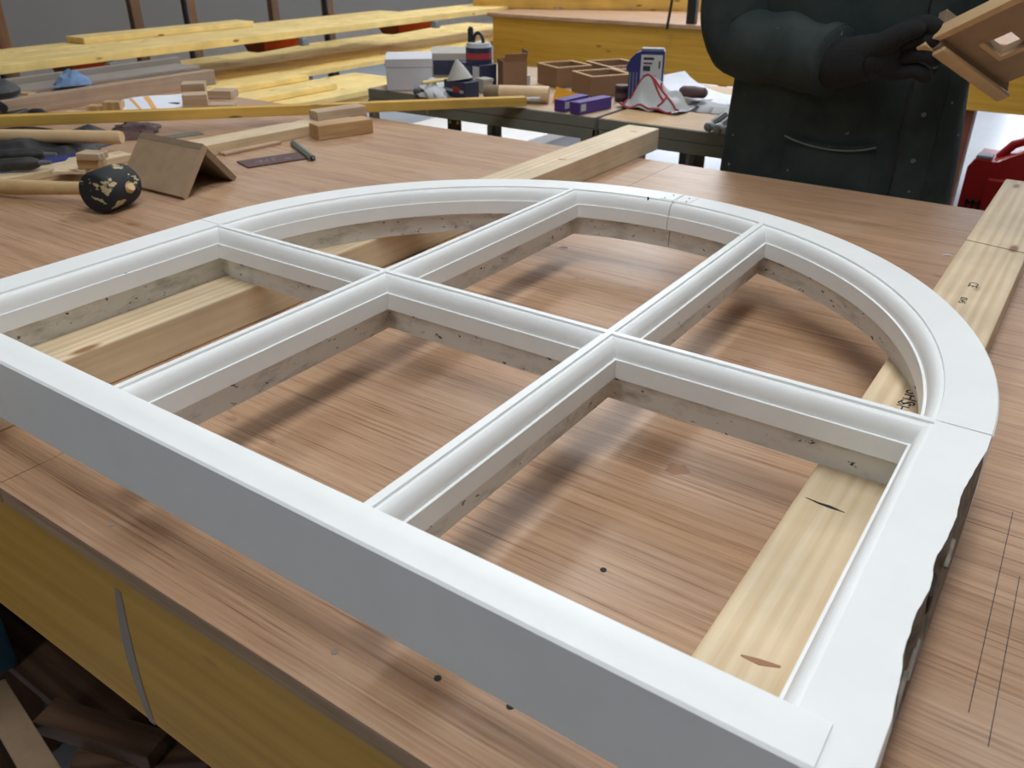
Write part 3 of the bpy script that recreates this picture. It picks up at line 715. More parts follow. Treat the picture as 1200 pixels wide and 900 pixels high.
p_ = at((492, 108), z=BT+.010)
hf = thing('hose_fitting', 'small dark hose fitting at the edge before the white box', 'fitting', (p_.x, p_.y, BT+.001))
MB().cyl(p_+V((-.016, 0, .001)), p_+V((.006, 0, .001)), .009, n=14).build('collar', 'toolgrey', hf, smooth=True); MB().cyl(p_+V((.006, 0, .001)), p_+V((.022, .004, .001)), .006, .005, n=12).build('stem', 'black', hf, smooth=True)
# open brown carton
p_ = at((592, 103), z=BT); t = thing('open_carton', 'tall open brown cardboard carton in front of the yellow bench board', 'box', (p_.x, p_.y+.04, BT))
R_ = Matrix.Rotation(math.radians(-42), 4, 'Z'); c = V((p_.x, p_.y+.035, BT+.0005)); h = .072; s_ = .068
for d, sz in (((s_/2, 0), (.002, s_, h)), ((-s_/2, 0), (.002, s_, h)), ((0, s_/2), (s_, .002, h)), ((0, -s_/2), (s_, .002, h))):
    MB().box(c+R_ @ V((d[0], d[1], h/2)), sz, R_).build('side_panel', 'cardboard', t)
MB().box(c+V((0, 0, .001)), (s_, s_, .002), R_).build('base', 'cardboard', t)
MB().box(c+R_ @ V((s_/2+.008, 0, h+.010)), (.002, s_*.9, .026), R_ @ Matrix.Rotation(.6, 4, 'Y')).build('flap', 'cardboard', t)
MB().box(c+R_ @ V((0, s_/2+.002, h+.012)), (s_*.9, .002, .026), R_ @ Matrix.Rotation(-.15, 4, 'X')).build('flap', 'cardboard', t)
tag(MB().cyl(at((617, 101), z=BT), at((617, 101), z=BT)+V((0, 0, .030)), .011, n=16).build('white_pot', 'label', smooth=True), 'small white pot between the open carton and the wooden trays', 'pot')
# turned wooden mallet lying down
a_, b_ = at((577, 119), z=BT+.0005), at((643, 121), z=BT+.0005); a_.z = b_.z = BT+.0215
d_ = (b_-a_).normalized()
t = thing('wooden_mallet', 'round turned wooden mallet lying at the bench edge, grey domed end left', 'mallet', (a_.x, a_.y, BT))
MB().tube([a_+d_*.018, a_+d_*.03, b_-d_*.004, b_], [.0205, .0208, .0208, .0195], 24).build('body', 'dowelwood', t, smooth=True)
MB().tube([a_-d_*.022, a_-d_*.016, a_, a_+d_*.019], [.010, .017, .0206, .0209], 24).build('worn_end', 'mdf_edge', t, smooth=True)
t, c, R_ = tbox('grey_pot', (568, 108), (.036, .030, .036), -20, 'grey_card', 'small grey lidded pot behind the domed mallet end', 'pot', lid=.008)
# wooden trays
def tray(cx, cy, wx, wy, h, rot, label, cells):
    t = thing('wooden_tray', label, 'tray', (cx, cy, BT)); R_ = Matrix.Rotation(math.radians(rot), 4, 'Z'); c = V((cx, cy, BT+.0005)); k = .008
    MB().box(c+V((0, 0, .003)), (wx-.002, wy-.002, .005), R_).build('base', 'offcut', t)
    for s in (-1, 1):
        MB().box(c+R_ @ V((s*(wx/2-k/2), 0, h/2)), (k, wy, h), R_, .001).build('side_panel', 'cardboard', t)
        MB().box(c+R_ @ V((0, s*(wy/2-k/2), h/2)), (wx-2*k, k, h), R_, .001).build('end_panel', 'cardboard', t)
        MB().box(c+R_ @ V((s*(wx/2-k/2), 0, h+.0015)), (k+.001, wy, .003), R_).build('rim', 'beech', t)
        MB().box(c+R_ @ V((0, s*(wy/2-k/2), h+.0016)), (wx-2*k, k+.001, .003), R_).build('rim', 'beech', t)
    for x_ in cells: MB().box(c+R_ @ V((x_, 0, h*.45)), (.006, wy-2*k, h*.8), R_).build('divider', 'offcut', t)
p1_ = at((652, 102), z=BT); p2_ = at((700, 110), z=BT)
tray(p1_.x-.008, p1_.y+.055, .115, .115, .052, -28, 'open wooden tray nearer the open carton', (.02,))
tray(p2_.x, p2_.y+.02, .115, .125, .050, -32, 'open wooden tray beside the blue box, behind the purple packs', ())
tray(p2_.x-.035, p2_.y+.19, .20, .12, .050, -32, 'open wooden tray behind the two front trays', (.03, -.04))
# yellow wedge
p_ = at((664, 121), z=BT); mt = Matrix.Translation((p_.x, p_.y, BT)) @ Matrix.Rotation(math.radians(18), 4, 'Z')
tag(MB().prism([(-.038, 0), (.040, 0), (.036, .022), (-.030, .040)], -.002, .002, mt @ Matrix.Rotation(-.25, 4, 'X'), 'y').build('yellow_guard', 'amber'), 'bright yellow plastic flap leaning on the wooden tray', 'plastic piece')
def pack(q0, q1, label):
    a_, b_ = at(q0, z=BT), at(q1, z=BT); d_ = b_-a_; m_ = (a_+b_)/2; r_ = math.degrees(math.atan2(d_.y, d_.x)); R_ = Matrix.Rotation(math.radians(r_), 4, 'Z')
    t = thing('screw_pack', label, 'packet', (m_.x, m_.y, BT)); c = V((m_.x, m_.y, BT+.0005))
    MB().box(c+V((0, 0, .014)), (d_.length, .030, .028), R_, .001).build('carton', 'purple', t)
    MB().box(c+R_ @ V((-d_.length*.38, -.0155, .015)), (.018, .001, .016), R_).build('label_patch', 'label', t)
pack((655, 131), (684, 124), 'flat purple packet nearer the yellow flap'); pack((673, 134), (711, 126), 'flat purple packet at the corner post joint')
p_ = at((727, 119), z=BT); t = thing('dark_jar', 'dark round jar with red print between tray and blue box', 'jar', (p_.x, p_.y+.01, BT))
c = V((p_.x, p_.y+.01, BT)); MB().cyl(c, c+V((0, 0, .034)), .020, n=22).build('body', 'black', t, smooth=True); MB().cyl(c+V((0, 0, .010)), c+V((0, 0, .022)), .0204, n=22).build('printed_band', 'maroon', t, smooth=True); MB().cyl(c+V((0, 0, .034)), c+V((0, 0, .040)), .0195, n=22).build('lid', 'maroon', t, smooth=True)
# blue upright box with white label and curved shoulder
p_ = at((745, 124), z=BT); yb = p_.y+.02; pl = at((735, 122), y=yb); pr_ = at((774, 126), y=yb)
bx = thing('blue_box', 'tall deep blue box with a white printed label and rounded shoulder', 'box', (p_.x, yb, BT))
R_ = Matrix.Rotation(math.radians(22), 4, 'Z'); mt = Matrix.Translation((p_.x+.012, yb, BT+.0005)) @ R_
bw, bh = .086, .128
MB().prism([(-bw/2, 0), (bw/2, 0), (bw/2, bh), (-.012, bh), (-.028, bh-.006), (-.042, bh-.020), (-bw/2-.006, bh-.038), (-bw/2-.006, bh-.046), (-bw/2, bh-.046)], -.0, .034, mt, 'y').build('shell', 'blue', bx)
MB().prism([(-.014, .010), (bw/2-.004, .010), (bw/2-.004, bh-.008), (-.014, bh-.008)], -.0012, -.0002, mt, 'y').build('white_label', 'label', bx)
MB().prism([(-.016, bh+.0002), (bw/2-.002, bh+.0002), (bw/2-.004, bh+.006), (-.014, bh+.006)], .002, .032, mt, 'y').build('cap', 'greycap', bx)
for x0_, x1_, z0_, z1_ in ((-.008, .018, .108, .114), (-.008, .014, .098, .102), (-.008, .010, .082, .094), (.030, .034, .088, .106), (-.008, .026, .070, .0715), (-.008, .022, .062, .0635)):
    MB().prism([(x0_, z0_), (x1_, z0_), (x1_, z1_), (x0_, z1_)], -.0018, -.0013, mt, 'y').build('print_line', 'print', bx)
for x_ in (-.040, -.032, -.024): MB().prism([(x_, .004), (x_+.0025, .004), (x_+.0025, .078), (x_, .078)], -.0012, -.0002, mt, 'y').build('rib', 'greycap', bx)

# things on the right tool bench -------------------------------------------------
def cloth(cx, cy, wx, wy, h, seed, label):
    r_ = random.Random(seed)
    def fn(u, v):
        x = (u-.5)*wx; y = (v-.5)*wy; d = math.hypot((u-.5)*2, (v-.5)*2)
        z = h*max(0, 1-d)**.9*(1+.28*math.sin(u*11+seed)+.22*math.sin(v*15+u*6))+.006*(math.sin(u*20+v*7)*.5+.5)
        a = .10*math.sin(v*9+seed)
        return V((cx+x*math.cos(a)-y*math.sin(a), cy+x*math.sin(a)+y*math.cos(a), BT+.0015+max(0, z)))
    return fn
p_ = at((762, 129), z=BT); cf = cloth(p_.x, p_.y+.030, .175, .105, .074, 4, '')
cl = MB().grid(cf, 40, 30, .0012).build('red_edged_cloth', 'label', smooth=True, sharp=70); tag(cl, 'crumpled white cloth with red trimmed edges before the blue box', 'cloth')
for pth in ([(u, .03) for u in (k/24 for k in range(2, 23))], [(u, .30+.12*math.sin(u*6)) for u in (k/24 for k in range(3, 18))], [(.62+.1*math.sin(v*7), v) for v in (k/24 for k in range(2, 16))], [(u, .52-.35*u) for u in (k/24 for k in range(6, 24))], [(.06, v) for v in (k/20 for k in range(1, 12))]):
    MB().tube([cf(u, v)+V((0, 0, .0016)) for u, v in pth], .0026, 6).build('red_hem', 'redprint', cl, smooth=True)
# curling white sheet
pa_ = at((795, 122), z=BT); 
def sheet(u, v):
    x = -.085+u*.28; z = .052*math.exp(-u*4.6)+.004+.016*max(0, u-.45)*(1+math.sin(v*3))
    if u < .12: z += .0
    return V((pa_.x+x+v*.02, pa_.y+.030+v*.14-.04*u, BT+z))
tag(MB().grid(sheet, 30, 8, .0006).build('paper_sheet', 'paper', smooth=True, sharp=70), 'white paper sheet curling up beside the red edged cloth', 'paper')
heap('dark_sleeve', [(806, 130), (868, 136), (868, 118), (812, 118)], .010, 'black', 'flat dark plastic wallet lying under the right end of the white paper', 'wallet', 31, nu=14, nv=8, lump=.1)  # black heap stands in for the shaded underside of the paper
p_ = at((812, 108), z=BT+.030); tag(MB().tube([p_+V((-.035, 0, 0)), p_+V((-.028, 0, 0)), p_+V((0, .002, 0)), p_+V((.03, .004, 0)), p_+V((.036, .004, 0))], [.008, .013, .015, .013, .007], 16).build('brown_ball', 'maroon', smooth=True), 'brown leathery roll lying on the white paper behind it', 'roll')
# row of clamp handles with pale knobs
for k in range(3):
    p_ = at((829+k*11, 155+k*2), z=BT+.001)
    t = thing('clamp_handle', ('leftmost', 'middle', 'rightmost')[k]+' of three dark handles with pale rounded knobs beside the worker', 'clamp', (p_.x, p_.y, BT))
    q_ = V((p_.x, p_.y+.004, BT+.0125))
    MB().tube([q_+V((0, .012, 0)), q_+V((.004, .075, .010))], [.010, .011], 12).build('grip', 'black', t, smooth=True)
    MB().tube([q_+V((0, -.010, 0)), q_+V((0, -.007, 0)), q_+V((0, 0, 0)), q_+V((0, .008, 0)), q_+V((0, .013, 0))], [.004, .009, .0112, .0105, .008], 14).build('knob', 'glovegrey', t, smooth=True)

# ------------------------------------------------------------------ far workbench
fb = thing('workbench', 'far workbench with golden yellow front board behind the tool benches', 'workbench', (.2, 4.0, 0))
FX0, FX1, FY0, FY1 = -2.62, 3.2, 3.40, 4.65
MB().box(((FX0+FX1)/2, (FY0+FY1)/2, BT-.009), (FX1-FX0, FY1-FY0, .018), bev=.003).build('top_panel', 'bench', fb)
MB().box(((FX0+FX1)/2+.01, FY0+.034, .712), (FX1-FX0-.03, .028, .239), bev=.001).build('apron', 'apron', fb)
MB().box(((FX0+FX1)/2+.01, FY1-.034, .712), (FX1-FX0-.03, .028, .239), bev=.001).build('apron', 'apron', fb)
for x in (FX0+.03, FX1-.03): MB().box((x, (FY0+FY1)/2, .712), (.028, FY1-FY0-.12, .239), bev=.001).build('apron', 'apron', fb)
for x in (-2.50, -1.73, -.215, 1.6, 3.0):
    for y, dx in ((FY0+.10, 0), (FY1-.1, -.55*(-2 < x < 2))): MB().box((x+dx, y, .295), (.09, .09, .59), bev=.003).build('leg', 'redpost', fb)
s_ = at((800, 101), y=FY0+.1).z; MB().box((-.98, FY0+.10, s_), (1.42, .03, .03)).build('stretcher', 'post', fb)
xx = at((846, 105), y=FY0+.08).x; MB().box((xx, FY0+.085, .45), (.035, .03, .28)).build('strut', 'post', fb)
a_, b_ = at((560, 8.5), z=BT+.001), at((900, 13.5), z=BT+.001)
bm_ = plank('golden_plank', a_+(a_-b_)*0.01, a_+(b_-a_)*1.2, .10, .12, 'yellow_dark'); tag(bm_, 'long deep golden plank lying on the far workbench', 'plank')
for q in ((666, 9.5), (748, 10.5)):
    p_ = at(q, z=BT); tag(rbox((p_.x, p_.y-.10, BT), (.055, .035, .016), 10).build('wood_block', 'beech'), 'small tan block before the golden plank, %s' % ('nearer the left end of the bench' if q[0] < 700 else 'nearer the worker'), 'wood block')
# clamp gripping the edge of the far bench
p_ = at((815, 26), z=BT); t = thing('bench_clamp', 'small black and steel clamp on the edge of the far workbench', 'clamp', (p_.x, FY0, BT))
X_ = p_.x
MB().box((X_+.02, FY0+.05, BT+.075), (.045, .035, .150), bev=.004).build('body', 'black', t)
MB().tube([(X_+.03, FY0+.04, BT+.150), (X_-.02, FY0+.0, BT+.140), (X_-.055, FY0-.03, BT+.120)], .009, 8).build('lever', 'steel', t)
MB().tube([(X_-.05, FY0-.03, BT+.125), (X_-.062, FY0-.04, BT-.02)], .007, 8).build('screw_rod', 'black', t)

# ------------------------------------------------------------------ rack of stained boards
tips = [at((136, 63), z=.838), at((358, 36), z=.838), at((520, 14), z=.838)]
XT = -2.68
ylist = [at((136, 63), x=XT).y, at((358, 36), x=XT).y, at((512, 16), x=XT).y]
zt_ = .838
for i, y in enumerate(ylist+[ylist[0]-1.0]):
    lb = ('board rack stand with orange arm tips, nearest the black sander', 'middle board rack stand with orange arm tips', 'board rack stand with orange arm tips beside the far bench', 'board rack stand outside the left edge of the photo')[i]
    t = thing('rack_stand', lb, 'rack', (-3.2, y, 0))
    for x in (-3.47, -3.92): MB().box((x, y, .72), (.04, .055, 1.44), bev=.003).build('post', 'post', t)
    MB().box((-3.42, y, .04), (1.3, .09, .06), bev=.003).build('foot', 'post', t)
    MB().tube([(-3.47+.034, y-.045, .2), (-3.47+.034, y-.045, 1.3)], .016, 8).build('black_strap', 'black', t)
    MB().box((-3.695, y, 1.33), (.41, .04, .06)).build('crosspiece', 'post', t)
    for z in (.832, .675):
        n_ = MB().prism([(-3.449, z-.022), (-3.06, z-.026), (-3.02, z-.078), (-2.95, z-.078), (-2.68, z-.028), (-2.68, z), (-3.449, z)], y-.05, y-.015, None, 'y').build('arm', 'redpost', t)
        MB().prism([(-2.90, z-.066), (-2.68, z-.026), (-2.68, z-.003), (-2.90, z-.003)], y-.052, y-.013, None, 'y').build('orange_tip', 'orange', t)
        MB().box((-2.664, y-.033, z-.016), (.032, .036, .030), bev=.003).build('end_cap', 'greycap', t)
    z = 1.12
    MB().box((-3.2, y-.033, z), (.5, .035, .05)).build('arm', 'orange', t)
def yb_(name, x, y0, y1, z, wd, th, label, mat='yellow'):
    return tag(plank(name, (x, y0, z), (x, y1, z), wd, th, mat), label, 'board')
yb_('stained_board', -2.735, .1, 4.5, .834, .13, .028, 'thick yellow board at the front of the upper rack level')
yb_('stained_board', -2.875, .2, 4.4, .834, .14, .028, 'yellow board second from the front on the upper rack level')
yb_('stained_board', -3.02, at((92, 50), x=-3.0).y, at((291, 30), x=-3.0).y, .863, .12, .022, 'short yellow board lying on top of the upper rack level', 'yellow')
yb_('stained_board', -3.02, .3, at((459, 12), x=-3.0).y, .834, .13, .028, 'yellow board third from the front on the upper rack level, ending before the far bench')
for k in range(4):
    yb_('stained_board', -2.73-.192*k, .35, 4.6-.12*k, .677, .188, .022, ('wide yellow board at the front of the lower rack level', 'wide yellow board second from the front, lower level', 'wide yellow board third from the front, lower level', 'wide yellow board at the back of the lower level')[k])
# loose boards on the lowest level
ZL = .655
for k, (qe, qs, wd, dz, lb) in enumerate((((440, 109), None, .09, 0, 'yellow board at the front of the lowest pile, ending before the white box'),
        ((452, 92), None, .36, .022, 'wide yellow board whose end faces the white box'),
        ((395, 101), None, .12, .044, 'yellow board with a dark knotted end in the lowest pile'),
        ((362, 91), None, .16, .044, 'shorter yellow board at the back of the lowest pile, by the cut blocks'))):
    z = ZL+dz; e = at(qe, z=z+.01)
    yb_('loose_board', e.x-wd/2+(.045 if k == 0 else (wd/2 if k == 1 else 0)), 1.0, e.y, z, wd, .020, lb)
for y in (1.12, 1.75): tag(MB().box((-2.46, y, ZL/2-.001), (.40, .06, ZL-.002), bev=.003).build('trestle', 'post'), 'brown trestle under the lowest yellow boards, %s' % ('nearer end' if y < 1.5 else 'farther end'), 'trestle')

# ------------------------------------------------------------------ red case beyond the bench, on a stool
YR = 1.75; zb_ = .36
xl = at((1122, 240), y=YR).x; zt = at((1140, 186), y=YR).z
xr = xl+.30
rc = thing('red_case', 'red moulded plastic case with a carrying handle, beyond the bench at right', 'case', ((xl+xr)/2, YR+.07, zb_))
MB().prism([(xl, zb_), (xr, zb_), (xr, zt-.05), (xr-.03, zt+.015), (xl+.115, zt+.03), (xl+.06, zt-.002), (xl+.012, zt), (xl, zt-.02)], YR, YR+.14, None, 'y').build('shell', 'red', rc)
MB().box(((xl+xr)/2, YR-.004, (zb_+zt)/2-.01), (.20, .010, zt-zb_-.06), bev=.004).build('front_panel', 'red', rc)
MB().tube([(xl+.055, YR+.07, zt-.004), (xl+.080, YR+.07, zt+.030), (xl+.115, YR+.07, zt+.048), (xl+.20, YR+.07, zt+.052), (xl+.25, YR+.07, zt+.02), (xl+.262, YR+.07, zt+.008)], .011, 10).build('handle', 'red', rc, smooth=True)
MB().box((xl+.030, YR+.03, zt+.004), (.035, .04, .008), bev=.002).build('latch', 'greycap', rc)
bp = at((1138, 239), y=YR-.001)
for dx in (-.011, .003, .017): MB().box((bp.x+dx, YR-.0015, bp.z), (.007, .003, .024)).build('vent', 'black', rc)
MB().box((bp.x+.003, YR-.0015, bp.z+.004), (.03, .003, .005)).build('vent', 'black', rc)
sx = (xl+xr)/2; t = thing('low_stool', 'low wooden stool carrying the red case', 'stool', (sx, YR+.07, 0))
MB().box((sx, YR+.07, zb_-.0125), (.36, .22, .025), bev=.002).build('seat', 'post', t)
for a_ in (-.15, .15):
    for b_ in (-.08, .08): MB().box((sx+a_, YR+.07+b_, (zb_-.025)/2), (.035, .035, zb_-.026)).build('leg', 'post', t)
# ------------------------------------------------------------------ the worker
PX, PY = -.118, 1.074
def loft(mb, rings, cap=True):
    rr = [[mb.bm.verts.new(v) for v in r] for r in rings]; n = len(rr[0])
    for a, b in zip(rr, rr[1:]):
        for j in range(n): mb.bm.faces.new((a[j], a[(j+1) % n], b[(j+1) % n], b[j]))
    if cap: mb.bm.faces.new(rr[0][::-1]); mb.bm.faces.new(rr[-1])
def skin_body(name, joints, edges, mat, parent, levels=2):
    me = bpy.data.meshes.new(name); off = wloc(parent)
    me.from_pydata([V(j[0])-off for j in joints], edges, []); o = bpy.data.objects.new(name, me); C.objects.link(o)
    o.modifiers.new('skin', 'SKIN'); 
    for i, j in enumerate(joints):
        r = j[1]; me.skin_vertices[0].data[i].radius = r if isinstance(r, tuple) else (r, r)
        me.skin_vertices[0].data[i].use_root = (i == 0)
    ss = o.modifiers.new('sub', 'SUBSURF'); ss.levels = levels; ss.render_levels = levels
    dg = bpy.context.evaluated_depsgraph_get(); m2 = bpy.data.meshes.new_from_object(o.evaluated_get(dg)); bpy.data.objects.remove(o)
    m2.materials.clear(); m2.materials.append(M[mat])
    for f in m2.polygons: f.use_smooth = True
    o = bpy.data.objects.new(name, m2); C.objects.link(o); o.parent = parent; return o
wk = thing('person', 'person in a dark work jacket and black gloves, holding a wooden part behind the bench', 'person', (PX, PY+.02, 0))
W = lambda x, y, z: V((PX+x, PY+y, z))
el = at((868, 40), y=1.02); elb = V((el.x, 1.02, el.z))
wr = at((985, 74), y=.93); wrs = V((wr.x, .93, wr.z))
elL = W(.40, -.02, 1.12); wrL = V((.295, .865, 1.155))
J = [(W(0, .03, .94), (.14, .10)), (W(0, .02, 1.12), (.125, .095)), (W(0, .02, 1.33), (.16, .105)), (W(0, .02, 1.44), (.10, .075)), (W(0, .01, 1.51), .055), (W(0, -.01, 1.56), .055),
     (W(-.18, .02, 1.41), .065), (elb, .045), (wrs, .032),
     (W(.18, .02, 1.41), .065), (elL, .045), (wrL, .032),
     (W(-.10, .03, .90), .09), (W(-.11, .03, .50), .058), (W(-.12, .05, .09), .038), (W(-.13, -.07, .045), .036),
     (W(.10, .03, .90), .09), (W(.11, .03, .50), .058), (W(.12, .05, .09), .038), (W(.13, -.07, .045), .036)]
E_ = [(0, 1), (1, 2), (2, 3), (3, 4), (4, 5), (2, 6), (6, 7), (7, 8), (2, 9), (9, 10), (10, 11), (0, 12), (12, 13), (13, 14), (14, 15), (0, 16), (16, 17), (17, 18), (18, 19)]
skin_body('body', J, E_, 'skin', wk)
# head (outside the frame, looking down at the work)
hb = bmesh.new(); bmesh.ops.create_uvsphere(hb, u_segments=32, v_segments=24, radius=1)
HC = W(.03, -.03, 1.645)
for v in hb.verts:
    x, y, z = v.co; k = 1-.28*max(0, -z)**1.4; X_ = x*.076*k; Y_ = y*.095*(1-.10*max(0, -z)); Z_ = z*.118
    if y < 0:
        fx = X_; Y_ -= .018*math.exp(-(fx/.012)**2-((Z_+.010)/.020)**2)          # nose
        Y_ += .006*(math.exp(-((fx-.030)/.013)**2-((Z_-.012)/.011)**2)+math.exp(-((fx+.030)/.013)**2-((Z_-.012)/.011)**2))
        Y_ -= .004*math.exp(-(fx/.022)**2-((Z_+.052)/.008)**2)-.003*math.exp(-(fx/.022)**2-((Z_+.045)/.004)**2)
        Y_ -= .006*math.exp(-(fx/.020)**2-((Z_+.088)/.016)**2)
    v.co = V((X_, Y_, Z_))
HR = Matrix.Translation(HC) @ Matrix.Rotation(math.radians(26), 4, 'X') @ Matrix.Rotation(math.radians(12), 4, 'Z')
hm = MB(); hm.bm.free(); hm.bm = hb; hb.transform(HR); head = hm.build('head', 'skin', wk, smooth=True, sharp=80)
for s in (-1, 1):
    e = MB(); e.tube([HR @ V((s*.030, -.090, .012)), HR @ V((s*.030, -.083, .012))], [.006, .011], 12); e.build('eye', 'label', head, smooth=True)
    e = MB(); e.tube([HR @ V((s*.030, -.0915, .012)), HR @ V((s*.030, -.089, .012))], [.003, .004], 10); e.build('pupil', 'black', head)
    e = MB(); e.tube([HR @ V((s*.075, .005, -.028)), HR @ V((s*.082, .006, -.012)), HR @ V((s*.084, .010, .012)), HR @ V((s*.076, .004, .026))], [.006, .011, .012, .005], 10); e.build('ear', 'skin', head, smooth=True)
MB().tube([HR @ V((-.020, -.0885, -.049)), HR @ V((0, -.0935, -.050)), HR @ V((.020, -.0885, -.049))], [.0012, .003, .0012], 8).build('mouth', 'redprint', head)
hh = bmesh.new(); bmesh.ops.create_uvsphere(hh, u_segments=32, v_segments=20, radius=1)
for v in list(hh.verts):
    if v.co.z < -.25 or (v.co.y < -.35 and v.co.z < .52): hh.verts.remove(v)
for v in hh.verts:
    n_ = .0025*math.sin(v.co.x*31)*math.sin(v.co.y*29); v.co = V((v.co.x*(.083+n_), v.co.y*(.102+n_)+.002, v.co.z*(.126+n_)))
hm = MB(); hm.bm.free(); hm.bm = hh; hh.transform(HR); hm.build('hair', 'hair', head, smooth=True, sharp=80)
# jacket body
def ring(z, hw, hd, cx=0, cy=.02, n=64, fold=.004, seed=0):
    r = []
    for j in range(n):
        a = 2*PI*j/n; c_, s_ = math.cos(a), math.sin(a)
        k = 1+fold/hw*(math.sin(a*5+z*9+seed)+.6*math.sin(a*9-z*14))
        x = hw*math.copysign(abs(c_)**.82, c_)*k; y = hd*math.copysign(abs(s_)**.9, s_)*k
        r.append(W(cx+x, cy+y, z))
    return r
prof_j = [(.60, .222, .140), (.62, .224, .142), (.72, .216, .137), (.82, .209, .131), (.90, .206, .128), (.98, .203, .126), (1.06, .200, .124), (1.14, .202, .125), (1.24, .212, .128), (1.34, .218, .128), (1.42, .200, .112), (1.47, .120, .085), (1.50, .075, .070)]
rings = []
for k in range(len(prof_j)-1):
    z0, a0, b0 = prof_j[k]; z1, a1, b1 = prof_j[k+1]
    for i in range(4):
        t = i/4; rings.append(ring(z0+(z1-z0)*t, a0+(a1-a0)*t, b0+(b1-b0)*t))
rings.append(ring(*prof_j[-1]))
mb = MB(); loft(mb, rings, cap=True); jk = mb.build('jacket', 'jacket', wk, smooth=True, sharp=80)
def yfront(x, z):
    for k in range(len(prof_j)-1):
        if prof_j[k][0] <= z <= prof_j[k+1][0]:
            t = (z-prof_j[k][0])/(prof_j[k+1][0]-prof_j[k][0]); hw = prof_j[k][1]*(1-t)+prof_j[k+1][1]*t; hd_ = prof_j[k][2]*(1-t)+prof_j[k+1][2]*t; break
    c_ = min(.98, abs(x)/hw)**(1/.82); s_ = math.sqrt(1-c_*c_); return PY+.02-hd_*s_**.9
def onfront(x, z, d=.005): return V((PX+x, yfront(x, z)-d, z))
# front placket, buttons, pocket, collar
mb = MB(); zs = [.61+k*.84/30 for k in range(31)]
xpl = .156
mb.grid(lambda u, v: onfront(xpl+(v-.5)*.046-.0*u, .61+u*.80, .006+.003*math.sin(v*PI)), 40, 4, .002); mb.build('placket', 'jacket', jk, smooth=True)
MB().tube([onfront(xpl-.024, .61+k*.02, .0075) for k in range(41)], .0018, 6).build('placket_fold', 'black', jk, smooth=True)
for z in (.90, .975, 1.05, 1.12): MB().cyl(onfront(xpl+.001, z, .008), onfront(xpl+.001, z, .0125), .0038, n=12).build('button', 'toolgrey', jk)
mb = MB(); mb.grid(lambda u, v: onfront(-.052+u*.150, .80+v*.125-.012*(4*(u-.5)**2)*(1-v)-(1-4*(u-.5)**2)*.010*v, .007+.004*math.sin(u*PI)*v), 18, 8, .003); mb.build('pocket', 'jacket', jk, smooth=True)
MB().tube([onfront(-.055+u*.155, .922-.016*(1-4*(u-.5)**2)+.003*math.sin(u*4), .0125) for u in (k/14 for k in range(15))], .0016, 8).build('pocket_welt', 'welt', jk, smooth=True)
mb = MB(); loft(mb, [ring(1.478, .082, .078, 0, .01, 32, .001), ring(1.50, .085, .082, 0, .01, 32, .001), ring(1.525, .078, .076, 0, .01, 32, .001), ring(1.520, .070, .068, 0, .01, 32, .001)], cap=False); mb.build('collar', 'jacket', jk, smooth=True)
# sleeves
def sleeve(pts, rs, seed, aspect=1.0):
    """smooth tube with cross folds"""
    P = [V(p) for p in pts]; n = 44; path = []; rad = []
    for i in range(n+1):
        t = i/n*(len(P)-1); k = min(int(t), len(P)-2); f = t-k
        p0, p1, p2, p3 = P[max(k-1, 0)], P[k], P[k+1], P[min(k+2, len(P)-1)]
        path.append(.5*((2*p1)+(p2-p0)*f+(2*p0-5*p1+4*p2-p3)*f*f+(3*p1-p0-3*p2+p3)*f**3)); rad.append(rs[k]*(1-f)+rs[k+1]*f)
    mb = MB(); mb.tube(path, rad, 28); 
    r_ = random.Random(seed); ks = [(r_.uniform(40, 75), r_.uniform(-30, 30), r_.uniform(-30, 30), r_.uniform(0, 6)) for _ in range(4)]
    for v in mb.bm.verts:
        i = min(range(0, n+1), key=lambda i: (path[i]-v.co).length_squared); d = (v.co-path[i])
        if d.length > .004 : v.co += d.normalized()*.0040*sum(math.sin(a*v.co.x+b*v.co.y+c_*v.co.z+e) for a, b, c_, e in ks)/1.6
    return mb
shR = W(-.185, .02, 1.40); cuff = wrs+(wrs-elb).normalized()*(-.010)
s_ = sleeve([shR, W(-.235, .0, 1.26), elb+V((-.01, .02, .10)), elb+V((.008, 0, -.002)), elb*.5+cuff*.5+V((0, 0, -.004)), cuff], [.080, .076, .070, .070, .058, .054], 2)
s_.build('sleeve', 'jacket', wk, smooth=True, sharp=80)
dcf = (cuff-elb).normalized()
MB().tube([cuff-dcf*.020, cuff-dcf*.002, cuff+dcf*.003], [.0575, .0565, .050], 28).build('cuff', 'jacket', wk, smooth=True)
shL = W(.185, .02, 1.40)
sleeve([shL, W(.30, .0, 1.28), elL, elL*.5+wrL*.5, wrL+V((.02, .01, 0))], [.080, .074, .066, .056, .052], 6).build('sleeve', 'jacket', wk, smooth=True, sharp=80)

# held wooden part: two boards at a right angle, one with a square hole
A0 = at((1104, 44), y=.905)
D0 = (A0-CAMLOC).dot(FWD)
pt = lambda q, d: CAMLOC+ray(q)*d
e1 = (pt((1204, -4), D0-.115)-A0).normalized()
bestd = min((abs(e1.dot((pt((1186, 104), D0+k*.002)-A0).normalized())), k*.002) for k in range(-100, 120))[1]
e2 = (pt((1186, 104), D0+bestd)-A0).normalized()
nn = e1.cross(e2).normalized()
if nn.dot(CAMLOC-A0) < 0: nn = -nn
MX = Matrix(((e1.x, e2.x, nn.x, A0.x), (e1.y, e2.y, nn.y, A0.y), (e1.z, e2.z, nn.z, A0.z), (0, 0, 0, 1)))
hp = thing('wooden_frame_part', 'brown wooden boxed panel with a small square hole, held in gloved hands', 'wooden part', A0)
Lh, Wh, th = .215, .150, .014; hx0, hx1, hy0, hy1 = .036, .074, .050, .086
